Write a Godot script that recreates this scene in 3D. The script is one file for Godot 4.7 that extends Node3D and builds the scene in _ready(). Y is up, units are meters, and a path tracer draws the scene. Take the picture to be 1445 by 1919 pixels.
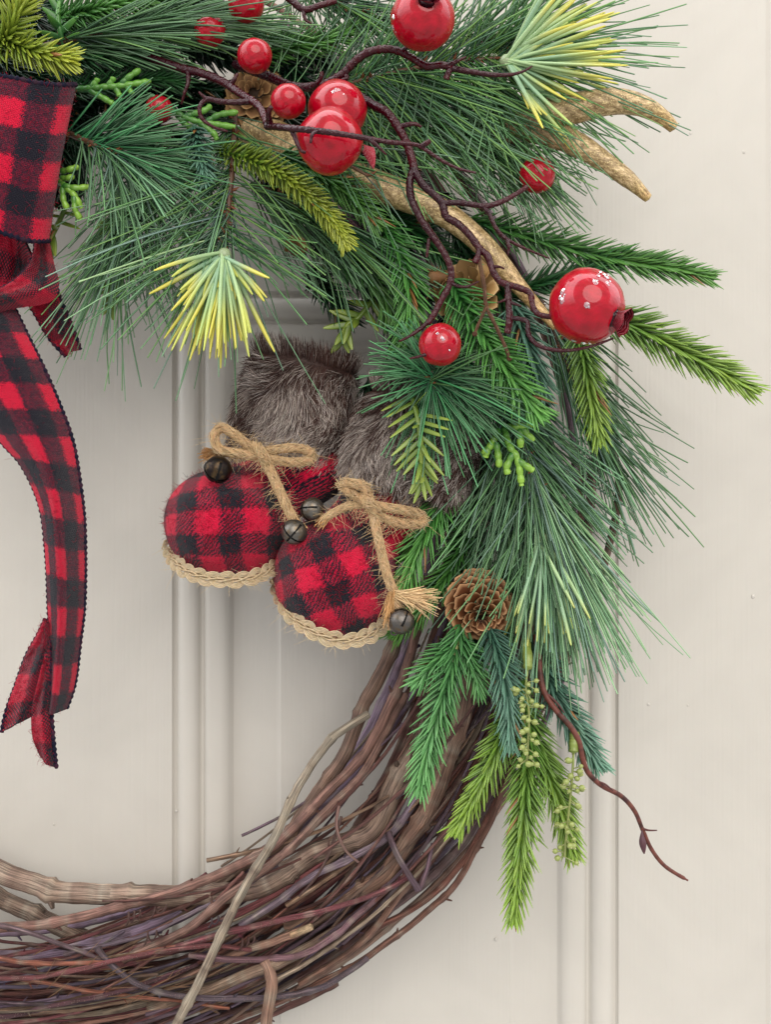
extends Node3D

const S := 0.0003      # metres that one pixel of the photograph covers in the plane of the wreath
const D := 0.79        # camera to that plane
var rng := RandomNumberGenerator.new()
var mats := {}
var nz := FastNoiseLite.new()


# ---------------------------------------------------------------- mesh building
class Build:
	var v := PackedVector3Array()
	var n := PackedVector3Array()
	var c := PackedColorArray()
	var t := PackedVector2Array()
	var i := PackedInt32Array()
	var woven := false

	# turn every triangle so that it faces along its corners' normals
	func settle() -> void:
		for k in range(0, i.size(), 3):
			var a := i[k]
			var b := i[k + 1]
			var d := i[k + 2]
			if (v[b] - v[a]).cross(v[d] - v[a]).dot(n[a] + n[b] + n[d]) > 0.0:
				i[k + 1] = d
				i[k + 2] = b

	func mesh() -> ArrayMesh:
		if woven:
			settle()
		var a := []
		a.resize(Mesh.ARRAY_MAX)
		a[Mesh.ARRAY_VERTEX] = v
		a[Mesh.ARRAY_NORMAL] = n
		a[Mesh.ARRAY_COLOR] = c
		a[Mesh.ARRAY_TEX_UV] = t
		a[Mesh.ARRAY_INDEX] = i
		var m := ArrayMesh.new()
		m.add_surface_from_arrays(Mesh.PRIMITIVE_TRIANGLES, a)
		return m

	func put(p: Vector3, q: Vector3, col: Color, uv: Vector2) -> void:
		v.append(p)
		n.append(q)
		c.append(col)
		t.append(uv)

	# grid of (rows+1) x (cols+1) vertices that were just appended from index "first"
	func weave(first: int, rows: int, cols: int, flip := false) -> void:
		woven = true
		for r in rows:
			for k in cols:
				var a := first + r * (cols + 1) + k
				var b := a + 1
				var d := a + cols + 1
				var e := d + 1
				if flip:
					i.append_array([a, b, d, b, e, d])
				else:
					i.append_array([a, d, b, b, d, e])

	func needle(a: Vector3, d: Vector3, length: float, r: float, bend: Vector3, c0: Color, c1: Color, sides: int, segs: int, flat: float, taper: float, side: Vector3) -> void:
		var first := v.size()
		for k in segs + 1:
			var s := float(k) / segs
			var p := a + (d * s + bend * (s * s)) * length
			var tg := (d + bend * (2.0 * s)).normalized()
			var u := (side - tg * side.dot(tg)).normalized()
			var w := tg.cross(u)
			var rr := r * (1.0 - taper * s * s * s) * (0.7 + 0.3 * minf(1.0, s * 4.0))
			var col := c0.lerp(c1, s)
			for j in sides:
				var ang := TAU * j / sides
				var q := u * cos(ang) + w * (sin(ang) * flat)
				v.append(p + q * rr)
				n.append((u * cos(ang) * flat + w * sin(ang)).normalized())
				c.append(col)
				t.append(Vector2(float(j) / sides, s))
		for k in segs:
			for j in sides:
				var x := first + k * sides + j
				var y := first + k * sides + (j + 1) % sides
				i.append_array([x, x + sides, y, y, x + sides, y + sides])
		var tip := v.size()
		v.append(a + (d + bend) * length * 1.006)
		n.append((d + bend * 2.0).normalized())
		c.append(c1)
		t.append(Vector2(0.5, 1))
		for j in sides:
			i.append_array([tip, first + segs * sides + (j + 1) % sides, first + segs * sides + j])

	func tube(p: PackedVector3Array, r: PackedFloat32Array, sides: int, col: PackedColorArray, uvlen := 0.02, flat := 1.0, ref := Vector3(0.13, 0.2, 0.97)) -> void:
		var first := v.size()
		var m := p.size()
		var along := 0.0
		var u := ref
		for k in m:
			var tg := (p[mini(k + 1, m - 1)] - p[maxi(k - 1, 0)]).normalized()
			u = u - tg * u.dot(tg)
			if u.length() < 0.01:
				u = tg.cross(Vector3(0.3, 0.9, 0.1))
			u = u.normalized()
			var w := tg.cross(u)
			if k > 0:
				along += p[k].distance_to(p[k - 1])
			var before := maxi(k - 1, 0)
			var after := mini(k + 1, m - 1)
			var slope := clampf((r[after] - r[before]) / maxf(p[after].distance_to(p[before]), 1e-6), -1.5, 1.5)
			for j in sides + 1:
				var ang := TAU * j / sides
				v.append(p[k] + (u * cos(ang) * flat + w * sin(ang)) * r[k])
				n.append(((u * cos(ang) + w * sin(ang) * flat).normalized() - tg * slope).normalized())
				c.append(col[k])
				t.append(Vector2(float(j) / sides, along / uvlen))
		weave(first, m - 1, sides)
		for e in 2:
			var at := 0 if e == 0 else m - 1
			var tg := (p[0] - p[1]).normalized() if e == 0 else (p[m - 1] - p[m - 2]).normalized()
			var mid := v.size()
			put(p[at] + tg * r[at] * 0.3, tg, col[at], Vector2(0.5, 0))
			for j in sides:
				var x := first + at * (sides + 1) + j
				if e == 0:
					i.append_array([mid, x, x + 1])
				else:
					i.append_array([mid, x + 1, x])

	func ball(o: Vector3, r: float, col: Color, rows := 6, cols := 8, squash := Vector3.ONE) -> void:
		var first := v.size()
		for a in rows + 1:
			var th := PI * a / rows
			for b in cols + 1:
				var ph := TAU * b / cols
				var q := Vector3(sin(th) * cos(ph), cos(th), sin(th) * sin(ph))
				put(o + q * squash * r, (q / squash).normalized(), col, Vector2(float(b) / cols, float(a) / rows))
		weave(first, rows, cols, true)


# ---------------------------------------------------------------- places and paths (in photograph pixels, z in the same unit towards the viewer)
func P(x: float, y: float, z := 0.0) -> Vector3:
	var f := (D - z * S) / D
	return Vector3((x - 722.5) * S * f, (959.5 - y) * S * f, z * S)

func K(z := 0.0) -> float:
	return S * (D - z * S) / D

func spots(s: String) -> Array:
	var out := []
	for w in s.split(" ", false):
		var f := w.split(",")
		out.append(Vector3(f[0].to_float(), f[1].to_float(), f[2].to_float() if f.size() > 2 else 0.0))
	return out

func smooth(ctrl: Array, each := 8) -> PackedVector3Array:
	var out := PackedVector3Array()
	for k in ctrl.size() - 1:
		var a: Vector3 = ctrl[maxi(k - 1, 0)]
		var b: Vector3 = ctrl[k]
		var c: Vector3 = ctrl[k + 1]
		var d: Vector3 = ctrl[mini(k + 2, ctrl.size() - 1)]
		for j in each:
			out.append(b.cubic_interpolate(c, a, d, float(j) / each))
	out.append(ctrl[-1])
	return out

func path(s: String, each := 8) -> PackedVector3Array:
	var out := PackedVector3Array()
	for q in smooth(spots(s), each):
		out.append(P(q.x, q.y, q.z))
	return out

func at_along(p: PackedVector3Array, s: float) -> Vector3:
	var f := clampf(s, 0.0, 0.9999) * (p.size() - 1)
	var k := int(f)
	return p[k].lerp(p[k + 1], f - k)

func dir_along(p: PackedVector3Array, s: float) -> Vector3:
	var f := clampf(s, 0.0, 0.9999) * (p.size() - 1)
	var k := int(f)
	return (p[mini(k + 1, p.size() - 1)] - p[maxi(k - 1, 0)]).normalized()

func length_of(p: PackedVector3Array) -> float:
	var l := 0.0
	for k in p.size() - 1:
		l += p[k].distance_to(p[k + 1])
	return l

func even(p: PackedVector3Array, count: int) -> PackedVector3Array:
	var total := length_of(p)
	var out := PackedVector3Array()
	var k := 0
	var done := 0.0
	for j in count:
		var want := total * j / (count - 1)
		while k < p.size() - 2 and done + p[k].distance_to(p[k + 1]) < want:
			done += p[k].distance_to(p[k + 1])
			k += 1
		var seg := p[k].distance_to(p[k + 1])
		out.append(p[k].lerp(p[k + 1], clampf((want - done) / maxf(seg, 1e-9), 0, 1)))
	return out

func fill(count: int, value: float) -> PackedFloat32Array:
	var out := PackedFloat32Array()
	out.resize(count)
	out.fill(value)
	return out

func hue(h: String) -> Color:
	return Color(h).srgb_to_linear()

func vary(c: Color, amount: float) -> Color:
	var f := 1.0 + rng.randf_range(-amount, amount)
	return Color(c.r * f * (1.0 + rng.randf_range(-amount, amount) * 0.4), c.g * f, c.b * f * (1.0 + rng.randf_range(-amount, amount) * 0.4))

func paint(count: int, a: Color, b: Color, jitter := 0.0) -> PackedColorArray:
	var out := PackedColorArray()
	for k in count:
		out.append(vary(a.lerp(b, float(k) / maxi(count - 1, 1)), jitter))
	return out


# ---------------------------------------------------------------- objects
var taken := {}

func numbered(called: String, parent: Node) -> String:
	var key := "%d/%s" % [parent.get_instance_id(), called]
	var k: int = taken.get(key, 0)
	taken[key] = k + 1
	return called if k == 0 else "%s_%03d" % [called, k]

func thing(called: String, label: String, category: String, base: Vector3, group := "") -> Node3D:
	var o := Node3D.new()
	o.name = numbered(called, self)
	add_child(o, true)
	o.position = base
	o.set_meta("label", label)
	o.set_meta("category", category)
	if group:
		o.set_meta("group", group)
	return o

# a part whose mesh was built in world coordinates
func part(called: String, m, mat: Material, parent: Node3D, stuff := false) -> MeshInstance3D:
	var o := MeshInstance3D.new()
	o.mesh = m.mesh() if m is Build else m
	o.material_override = mat
	o.name = numbered(called, parent)
	parent.add_child(o, true)
	var off := Vector3.ZERO
	var q: Node = parent
	while q != self:
		off += q.position
		q = q.get_parent()
	o.position = -off
	if stuff:
		o.set_meta("kind", "stuff")
	return o

# a piece whose mesh is in its own coordinates and shared with its like
func piece(called: String, m: Mesh, mat: Material, parent: Node3D, tr: Transform3D) -> MeshInstance3D:
	var o := MeshInstance3D.new()
	o.mesh = m
	o.material_override = mat
	o.name = numbered(called, parent)
	parent.add_child(o, true)
	var off := Vector3.ZERO
	var q: Node = parent
	while q != self:
		off += q.position
		q = q.get_parent()
	o.transform = Transform3D(tr.basis, tr.origin - off)
	return o

func facing(y: Vector3, z: Vector3) -> Basis:
	y = y.normalized()
	var x := y.cross(z)
	if x.length() < 0.01:
		x = y.cross(Vector3(1, 0.2, 0))
	x = x.normalized()
	return Basis(x, y, x.cross(y))


# ---------------------------------------------------------------- materials
func stdmat(called: String, rough: float, spec := 0.5) -> StandardMaterial3D:
	var m := StandardMaterial3D.new()
	m.resource_name = called
	m.vertex_color_use_as_albedo = true
	m.roughness = rough
	m.metallic_specular = spec
	mats[called] = m
	return m

func tex(size: int, f: Callable) -> ImageTexture:
	var im := Image.create(size, size, false, Image.FORMAT_RGB8)
	for y in size:
		for x in size:
			im.set_pixel(x, y, f.call(x, y))
	return ImageTexture.create_from_image(im)

func wrap_noise(freq: float, size: int, x: float, y: float) -> float:
	# noise that tiles, laid on a torus
	var a := TAU * x / size
	var b := TAU * y / size
	var r := freq
	return nz.get_noise_3d(cos(a) * r + sin(b) * r * 0.6, sin(a) * r + cos(b) * r * 0.9, sin(b) * r + 17.0)

func hash2(x: int, y: int) -> float:
	var h := (x * 374761393 + y * 668265263) & 0x7fffffff
	h = ((h ^ (h >> 13)) * 1274126177) & 0x7fffffff
	return float((h ^ (h >> 16)) & 0xffff) / 65535.0

func plaid(style: String) -> ImageTexture:
	var size := 512
	var red := Color("c8143a") if style == "twill" else Color("bc1032")
	var black := Color("191822")
	return tex(size, func(x: int, y: int) -> Color:
		var wob := wrap_noise(40.0, size, x, y) * 11.0 + (hash2(x / 3, y / 3) - 0.5) * 24.0
		var a := fposmod(x + wob, 256.0) < 128.0
		var b := fposmod(y + wob * 0.8, 256.0) < 128.0
		var shade := 0.86 + 0.28 * hash2(x / 2, y / 2) + 0.10 * sin(x * TAU / 8.0) * sin(y * TAU / 8.0)
		var col: Color
		if a and b:
			col = red
		elif not a and not b:
			col = black
		else:
			var mix := 0.0
			if style == "twill":
				var q := fposmod(x + y + wrap_noise(30.0, size, x, y) * 14.0 + (hash2(x / 3, y / 3) - 0.5) * 14.0, 25.6) / 25.6
				mix = 0.85 if q < 0.46 else 0.04
			elif style == "weave":
				mix = 0.85 if (int(x / 12) + int(y / 8)) % 2 == 0 else 0.05
			else:
				mix = 0.30 + 0.28 * (hash2(x / 2, y / 7) - 0.5) + 0.26 * (hash2(x / 9, y / 2) - 0.5) + 0.2 * wrap_noise(60.0, size, x, y)
			col = black.lerp(red, clampf(mix, 0, 1))
		if style == "weave":
			shade *= 0.72 + 0.42 * absf(sin(PI * x / 12.0)) * absf(sin(PI * y / 8.0))
		return Color(minf(col.r * shade, 1), minf(col.g * shade, 1), minf(col.b * shade, 1)))

func make_materials() -> void:
	nz.seed = 11
	nz.frequency = 0.05
	stdmat("plastic green", 0.33, 0.5)
	stdmat("long needles", 0.32, 0.42)
	stdmat("fibre", 0.85, 0.25)
	var ws := stdmat("wire stem", 0.27, 0.42)
	var rings := tex(128, func(x: int, y: int) -> Color:
		var g := 0.5 + 0.28 * sin(TAU * (y * 6.0 / 128.0 + x / 128.0) + 2.5 * wrap_noise(20.0, 128, x, y)) + 0.5 * wrap_noise(30.0, 128, x, y)
		return Color(g, g, g))
	ws.heightmap_enabled = true
	ws.heightmap_texture = rings
	ws.heightmap_scale = 0.03
	stdmat("cone wood", 0.6, 0.35)
	stdmat("stem brown", 0.45, 0.4)
	var fur := stdmat("fur", 0.55, 0.35)
	fur.rim_enabled = true
	fur.rim = 0.05
	var threads := tex(512, func(x: int, y: int) -> Color:
		var over := 1.0 if (int(x / 8) + int(y / 8)) % 2 == 0 else 0.0
		var g := lerpf(absf(sin(PI * x / 8.0)), absf(sin(PI * y / 8.0)), over) * 0.7 + 0.3 * hash2(x / 2, y / 2)
		return Color(g, g, g))
	for style in ["twill", "weave", "felt"]:
		var m := stdmat("plaid " + style, 0.95, 0.15)
		m.vertex_color_use_as_albedo = false
		m.albedo_texture = plaid(style)
		m.rim_enabled = true
		m.rim = 0.35
		m.rim_tint = 0.8
		m.texture_repeat = true
		m.heightmap_enabled = true
		m.heightmap_texture = threads
		m.heightmap_scale = 0.05
	# bark: lengthwise furrows
	var bark := tex(256, func(x: int, y: int) -> Color:
		var a := TAU * x / 256.0
		var g := 0.82 + 0.5 * nz.get_noise_3d(cos(a) * 150.0, sin(a) * 150.0, y * 0.3) + 0.22 * nz.get_noise_3d(cos(a) * 20.0, sin(a) * 20.0, y * 0.12 + 90.0) + 0.10 * (hash2(x, y) - 0.5)
		g = clampf(g, 0.25, 1.0)
		return Color(g, g * 0.985, g * 0.97))
	var bm := stdmat("bark", 0.55, 0.45)
	bm.albedo_texture = bark
	bm.heightmap_enabled = true
	bm.heightmap_texture = bark
	bm.heightmap_scale = 0.11
	# painted door
	var brush := tex(512, func(x: int, y: int) -> Color:
		var a := TAU * x / 512.0
		var b := TAU * y / 512.0
		var g := 0.5 + 0.35 * nz.get_noise_3d(cos(a) * 420.0, sin(a) * 420.0, 12.0 * cos(b)) + 0.25 * wrap_noise(60.0, 512, x, y)
		return Color(g, g, g))
	var tone := tex(256, func(x: int, y: int) -> Color:
		var g := 0.985 + 0.022 * wrap_noise(22.0, 256, x, y)
		return Color(g, g * 0.997, g * 0.99))
	var dm := stdmat("door paint", 0.42, 0.45)
	dm.vertex_color_use_as_albedo = false
	dm.albedo_color = Color("c3bfb8")
	dm.albedo_texture = tone
	dm.heightmap_enabled = true
	dm.heightmap_texture = brush
	dm.heightmap_scale = 0.022
	dm.uv1_triplanar = true
	dm.uv1_world_triplanar = true
	dm.uv1_scale = Vector3.ONE * 3.1
	# antler: worn gold leaf over tan
	var gold := tex(256, func(x: int, y: int) -> Color:
		var k := 0.5 + 0.9 * wrap_noise(45.0, 256, x, y) + 0.5 * wrap_noise(160.0, 256, x, y)
		var col := Color("7c6640").lerp(Color("d0b488"), clampf(k, 0, 1))
		if hash2(x / 2, y / 2) > 0.92:
			col = col.lerp(Color("f0dc9c"), 0.75)
		if hash2(x / 2 + 77, y / 2) > 0.94:
			col = col.lerp(Color("5a4222"), 0.7)
		if k > 0.95:
			col = col.lerp(Color("e6cfa6"), 0.6)
		return col)
	var am := stdmat("antler gold", 0.42, 0.55)
	am.albedo_texture = gold
	am.metallic = 0.12
	am.heightmap_enabled = true
	am.heightmap_texture = gold
	am.heightmap_scale = 0.015
	# berries
	var rb := stdmat("berry lacquer", 0.34, 0.22)
	rb.clearcoat_enabled = true
	rb.clearcoat = 0.75
	rb.clearcoat_roughness = 0.06
	var dents := tex(256, func(x: int, y: int) -> Color:
		var g := 0.5 + 0.5 * wrap_noise(20.0, 256, x, y) + 0.2 * wrap_noise(70.0, 256, x, y)
		return Color(g, g, g))
	rb.heightmap_enabled = true
	rb.heightmap_texture = dents
	rb.heightmap_scale = 0.06
	var bell := stdmat("pewter", 0.36, 0.5)
	bell.metallic = 0.85
	bell.heightmap_enabled = true
	bell.heightmap_texture = dents
	bell.heightmap_scale = 0.02
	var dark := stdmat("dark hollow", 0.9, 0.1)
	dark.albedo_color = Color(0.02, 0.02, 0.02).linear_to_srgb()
	var ice := stdmat("ice", 0.12, 0.6)
	ice.albedo_color = Color(0.93, 0.94, 0.97, 0.2)
	ice.refraction_enabled = true
	ice.refraction_scale = 0.035
	ice.transparency = BaseMaterial3D.TRANSPARENCY_ALPHA
	ice.clearcoat_enabled = true
	ice.clearcoat = 1.0
	ice.clearcoat_roughness = 0.05


# ---------------------------------------------------------------- greenery
const LOOK := {
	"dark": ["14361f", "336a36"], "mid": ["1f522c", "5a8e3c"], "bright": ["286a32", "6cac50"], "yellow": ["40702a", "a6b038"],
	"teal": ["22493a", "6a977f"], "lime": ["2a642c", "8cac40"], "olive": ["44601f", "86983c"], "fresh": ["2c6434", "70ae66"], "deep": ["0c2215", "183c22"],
}

# one needled stem: adds to the two builders
func needled(stem: Build, leaf: Build, whole: PackedVector3Array, half: float, look: String, o := {}) -> void:
	# the stem ends before the outermost needle tips
	var reach := 1.0 - half * 0.55 * S / length_of(whole)
	var p := PackedVector3Array()
	for j in 33:
		p.append(at_along(whole, reach * j / 32.0))
	var k := K(0) * 0.95
	var c0 := hue(LOOK[look][0])
	var c1 := hue(LOOK[look][1])
	var total := length_of(p) / k
	var gap: float = o.get("gap", 11.0)
	var rows: Array = o.get("rows", [-96, 96, -62, 62, -26, 26, 145, -145])
	var fat: float = o.get("fat", 4.6)
	var lean: float = o.get("lean", 43.0)
	var tan0: float = o.get("tan", 0.0)
	var steps := int(total / gap)
	var rr := PackedFloat32Array()
	var cc := PackedColorArray()
	for j in p.size():
		var s := float(j) / (p.size() - 1)
		rr.append(lerpf(5.0, 2.4, s) * k)
		cc.append(vary((hue("8a8a4e") if s < tan0 else c0.lerp(c1, s * 0.8) * 0.9), 0.08))
	stem.tube(p, rr, 6, cc)
	var view := Vector3(0, 0, 1)
	for j in steps:
		for row in rows:
			var s := (j + (0.5 if (absf(row) > 50 and absf(row) < 80) else 0.0) + rng.randf() * 0.35 + 0.1) / (steps + 0.6)
			var tg := dir_along(p, s)
			var front := (view - tg * view.dot(tg)).normalized()
			var side := tg.cross(front)
			if rng.randf() < 0.05:
				continue
			var stray := 22.0 if rng.randf() < 0.1 else 5.0
			var az := deg_to_rad(row + rng.randf_range(-9, 9))
			var out := side * sin(az) + front * cos(az)
			var ang := deg_to_rad(lean * lerpf(1.1, 0.62, s * s) + rng.randf_range(-stray, stray)) * (0.74 if absf(row) < 50 else 1.0)
			var d := (tg * cos(ang) + out * sin(ang)).normalized()
			var l := half / sin(deg_to_rad(lean)) * rng.randf_range(0.85, 1.1) * lerpf(1.0, 0.72, pow(s, 4.0)) * minf(1.0, 0.65 + s * 3.0) * k
			if absf(row) < 50:
				l *= 0.8
			var f := clampf(s * 0.9 + rng.randf_range(-0.14, 0.14), 0, 1)
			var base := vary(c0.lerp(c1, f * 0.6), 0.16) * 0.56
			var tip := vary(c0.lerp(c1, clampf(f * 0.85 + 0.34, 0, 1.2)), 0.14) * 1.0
			if rng.randf() < 0.012:
				base = hue("6a4a28")
				tip = hue("9a6a3c")
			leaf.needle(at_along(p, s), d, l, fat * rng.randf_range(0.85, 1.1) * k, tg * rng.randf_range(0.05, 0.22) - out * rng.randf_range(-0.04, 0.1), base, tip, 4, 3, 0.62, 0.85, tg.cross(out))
	var tgt := dir_along(p, 0.999)
	for j in 9:
		var d := (tgt + Vector3(rng.randf_range(-1, 1), rng.randf_range(-1, 1), rng.randf_range(-0.6, 1)) * 0.32).normalized()
		leaf.needle(p[-1] - tgt * 4 * k, d, half * 0.62 * k * rng.randf_range(0.7, 1.1), fat * k, Vector3.ZERO, c1, vary(c1, 0.1), 4, 3, 0.62, 0.85, d.cross(view))

func spruce(label: String, ways: Array, half: float, look: String, o := {}) -> Node3D:
	var first := path(ways[0])
	var t := thing("spruce_sprig" if ways.size() == 1 else "spruce_branch", label, "spruce sprig" if ways.size() == 1 else "spruce branch", first[0])
	for w in ways:
		var sb := Build.new()
		var lb := Build.new()
		needled(sb, lb, path(w), half * (1.0 if w == ways[0] else 0.85), look, o)
		var st := part("stem", sb, mats["plastic green"], t)
		part("needles", lb, mats["plastic green"], st, true)
	return t

const TONES := {
	"dark": ["14301a", "1f4626", "265026", "355c28", "22422c"],
	"green": ["1f4e28", "346a30", "48782e", "648c3c", "345a40", "465850"],
	"emerald": ["12482a", "195c36", "226e3e", "17402c", "32824e"],
	"blue": ["2a5238", "466a52", "5a8852", "366434", "6c9872", "4c6060", "264632"],
	"pale": ["749c76", "8eb286", "789672", "5f8764", "9cba8a", "6c8484", "456a4c"],
}

# a long-needled pine twig: fans = [[count, from, to (degrees on the picture plane, 0 = right, 90 = down), shortest, longest, tones, start, end along the stem, bend]]
func pine(label: String, ways: String, fans: Array, rad := 2.1, stemr := 6.0) -> Node3D:
	var p := path(ways)
	var t := thing("pine_twig", label, "pine twig", p[0])
	var sb := Build.new()
	var rr := PackedFloat32Array()
	for j in p.size():
		rr.append(K(60) * stemr * rng.randf_range(0.8, 1.15) * lerpf(1.0, 0.6, float(j) / p.size()))
	sb.tube(p, rr, 7, paint(p.size(), hue("4a3226"), hue("5a4030"), 0.2))
	for j in int(length_of(p) / (14 * S)):
		# papery brown bracts at the needle sheaths
		var s := rng.randf()
		var d := (dir_along(p, s) * 0.6 + Vector3(rng.randf_range(-1, 1), rng.randf_range(-1, 1), rng.randf_range(-0.2, 1))).normalized()
		sb.needle(at_along(p, s), d, 17 * S, 3.4 * S, Vector3(0, 0.2, 0), hue("54301f"), hue("7a4a30"), 4, 2, 0.4, 0.9, d.cross(Vector3(0, 0, 1)))
	var st := part("stem", sb, mats["stem brown"], t)
	var lb := Build.new()
	for f in fans:
		var tones: Array = TONES[f[5]]
		var s0: float = f[6] if f.size() > 6 else 0.0
		var s1: float = f[7] if f.size() > 7 else 1.0
		var sag: float = f[8] if f.size() > 8 else 0.08
		for j in int(f[0] * 1.02):
			var s := rng.randf_range(s0, s1)
			var a := at_along(p, s)
			var ph := deg_to_rad(lerpf(f[1], f[2], rng.randf()) + rng.randfn(0, 3))
			var zz := rng.randf_range(-0.28, 0.36)
			var d := Vector3(cos(ph), -sin(ph), zz).normalized()
			var l := rng.randf_range(f[3] * 0.82, f[4]) * K(a.z / S)
			if rng.randf() < 0.09:
				l *= 1.15
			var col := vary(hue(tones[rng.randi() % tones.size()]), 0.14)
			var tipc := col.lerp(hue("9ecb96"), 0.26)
			var across := Vector3(-d.y, d.x, 0).normalized()
			var bend := Vector3(rng.randf_range(-0.04, 0.04), -sag * rng.randf_range(0.2, 1.4), 0) + across * rng.randfn(0, 0.07)
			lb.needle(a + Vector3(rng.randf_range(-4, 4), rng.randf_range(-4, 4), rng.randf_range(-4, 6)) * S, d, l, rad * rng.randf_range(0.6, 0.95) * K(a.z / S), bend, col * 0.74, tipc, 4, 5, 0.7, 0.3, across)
	part("needles", lb, mats["long needles"], st, true)
	return t

# thick soft needles with yellow tips, each one a piece
func tuft(label: String, base: Vector3, fans: Array, yellow := 0.5, droop := Vector3(0, -1, 0)) -> void:
	var t := thing("yellow_tipped_tuft", label, "pine tuft", P(base.x, base.y, base.z))
	var shapes := []
	for m in 9:
		var b := Build.new()
		var bend := Vector3([0.32, 0.26, 0.2, 0.15, 0.1, 0.05, 0.24, 0.38, -0.06][m], 0, rng.randf_range(-0.08, 0.08))
		var first := 0
		var c0 := hue(["90ad7c", "a0bd8a", "84a684"][m % 3])
		var c1 := hue(["cac250", "bfc660", "aec26a", "cec85a"][m % 4])
		var start := yellow + rng.randf_range(-0.14, 0.16)
		for k in 9:
			var s := k / 8.0
			var q := Vector3(0, s, 0) + bend * s * s
			var tg := (Vector3(0, 1, 0) + bend * 2 * s).normalized()
			var u := (Vector3(1, 0, 0) - tg * tg.x).normalized()
			var w := tg.cross(u)
			var r := 0.042 * (0.75 + 0.35 * sin(PI * minf(1, s * 1.1))) * (1.0 if s < 0.9 else 0.55)
			for j in 6:
				var a := TAU * j / 6
				b.put(q + (u * cos(a) + w * sin(a) * 0.75) * r, (u * cos(a) * 0.75 + w * sin(a)).normalized(), c0.lerp(c1, smoothstep(start - 0.2, start + 0.3, s)), Vector2(j / 5.0, s))
		for k in 8:
			for j in 6:
				var x := first + k * 6 + j
				var y := first + k * 6 + (j + 1) % 6
				b.i.append_array([x, x + 6, y, y, x + 6, y + 6])
		var tip := b.v.size()
		b.put(Vector3(0, 1.02, 0) + bend, Vector3(0, 1, 0), c1, Vector2(0, 1))
		for j in 6:
			b.i.append_array([tip, 48 + (j + 1) % 6, 48 + j])
		shapes.append(b.mesh())
	var hub := Build.new()
	hub.ball(P(base.x, base.y, base.z), 13 * S, hue("8a9a74"), 6, 8)
	var core := part("hub", hub, mats["plastic green"], t)
	core.set_meta("label", "woolly pale base of the tuft")
	var kk := K(base.z)
	for f in fans:
		for j in f[0]:
			var ph := deg_to_rad(lerpf(f[1], f[2], (j + rng.randf()) / f[0]))
			var l := rng.randf_range(f[3], f[4]) * kk
			var d := Vector3(cos(ph), -sin(ph), rng.randf_range(-0.25, 0.6)).normalized()
			var away := (droop - d * droop.dot(d) + Vector3(rng.randf_range(-0.25, 0.25), rng.randf_range(-0.25, 0.25), rng.randf_range(-0.25, 0.25)))
			away = (away - d * away.dot(d)).normalized()
			var bs := Basis(away, d, away.cross(d))
			var w := 8.2 * kk / 0.084 * rng.randf_range(0.85, 1.1)
			piece("needle", shapes[[4, 5, 8][rng.randi() % 3] if (droop - d * droop.dot(d)).length() < 0.45 else rng.randi() % 9], mats["plastic green"], t, Transform3D(bs * Basis.from_scale(Vector3(w, l, w)), P(base.x + rng.randf_range(-7, 7), base.y + rng.randf_range(-6, 6), base.z + rng.randf_range(-8, 8))))

# broad olive leaves, each a piece
func olive(label: String, way: String, count: int, long: float, wide := 6.0, look := "olive") -> void:
	var p := path(way)
	var t := thing("olive_sprig", label, "fir sprig", p[0])
	var sb := Build.new()
	sb.tube(p, fill(p.size(), 5.0 * S), 6, paint(p.size(), hue(LOOK[look][0]), hue(LOOK[look][1]), 0.06))
	part("stem", sb, mats["plastic green"], t)
	var b := Build.new()
	b.needle(Vector3.ZERO, Vector3(0, 1, 0), 1.0, 0.5, Vector3(0.0, 0.0, -0.12), hue(LOOK[look][0]), hue(LOOK[look][1]), 6, 6, 0.4, 0.75, Vector3(1, 0, 0))
	var leafm := b.mesh()
	for j in count:
		var s := (j + 0.5) / count
		var tg := dir_along(p, s)
		var front := (Vector3(0, 0, 1) - tg * tg.z).normalized()
		var side := tg.cross(front) * (1 if j % 2 else -1)
		if j % 5 == 4:
			side = (side * 0.4 + front).normalized()
		var a := deg_to_rad(lerpf(70, 25, s) + rng.randf_range(-8, 8))
		var d := (tg * cos(a) + side * sin(a) + front * rng.randf_range(0, 0.3)).normalized()
		var l := long * S * rng.randf_range(0.8, 1.1) * lerpf(1.0, 0.6, s * s)
		piece("leaf", leafm, mats["plastic green"], t, Transform3D(facing(d, front) * Basis.from_scale(Vector3(wide * 2 * S, l, wide * 1.2 * S)), at_along(p, s)))

# rubbery cedar fronds, bead upon bead
func cedar(label: String, ways: Array, r: float, look := "mid") -> void:
	var t := thing("cedar_frond", label, "cedar frond", path(ways[0])[0])
	for w in ways:
		var p := even(path(w, 12), 90)
		var total := length_of(p) / S
		var rr := PackedFloat32Array()
		for j in p.size():
			var s := float(j) / (p.size() - 1)
			rr.append(r * S * (0.84 + 0.25 * absf(sin(s * total / 15.0 * PI))) * (1.0 if s < 0.96 else 0.75))
		var b := Build.new()
		b.tube(p, rr, 8, paint(p.size(), hue(LOOK[look][0]), hue(LOOK[look][1]).lerp(hue("9ad850"), 0.3), 0.08))
		part("branchlet", b, mats["plastic green"], t)


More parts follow.
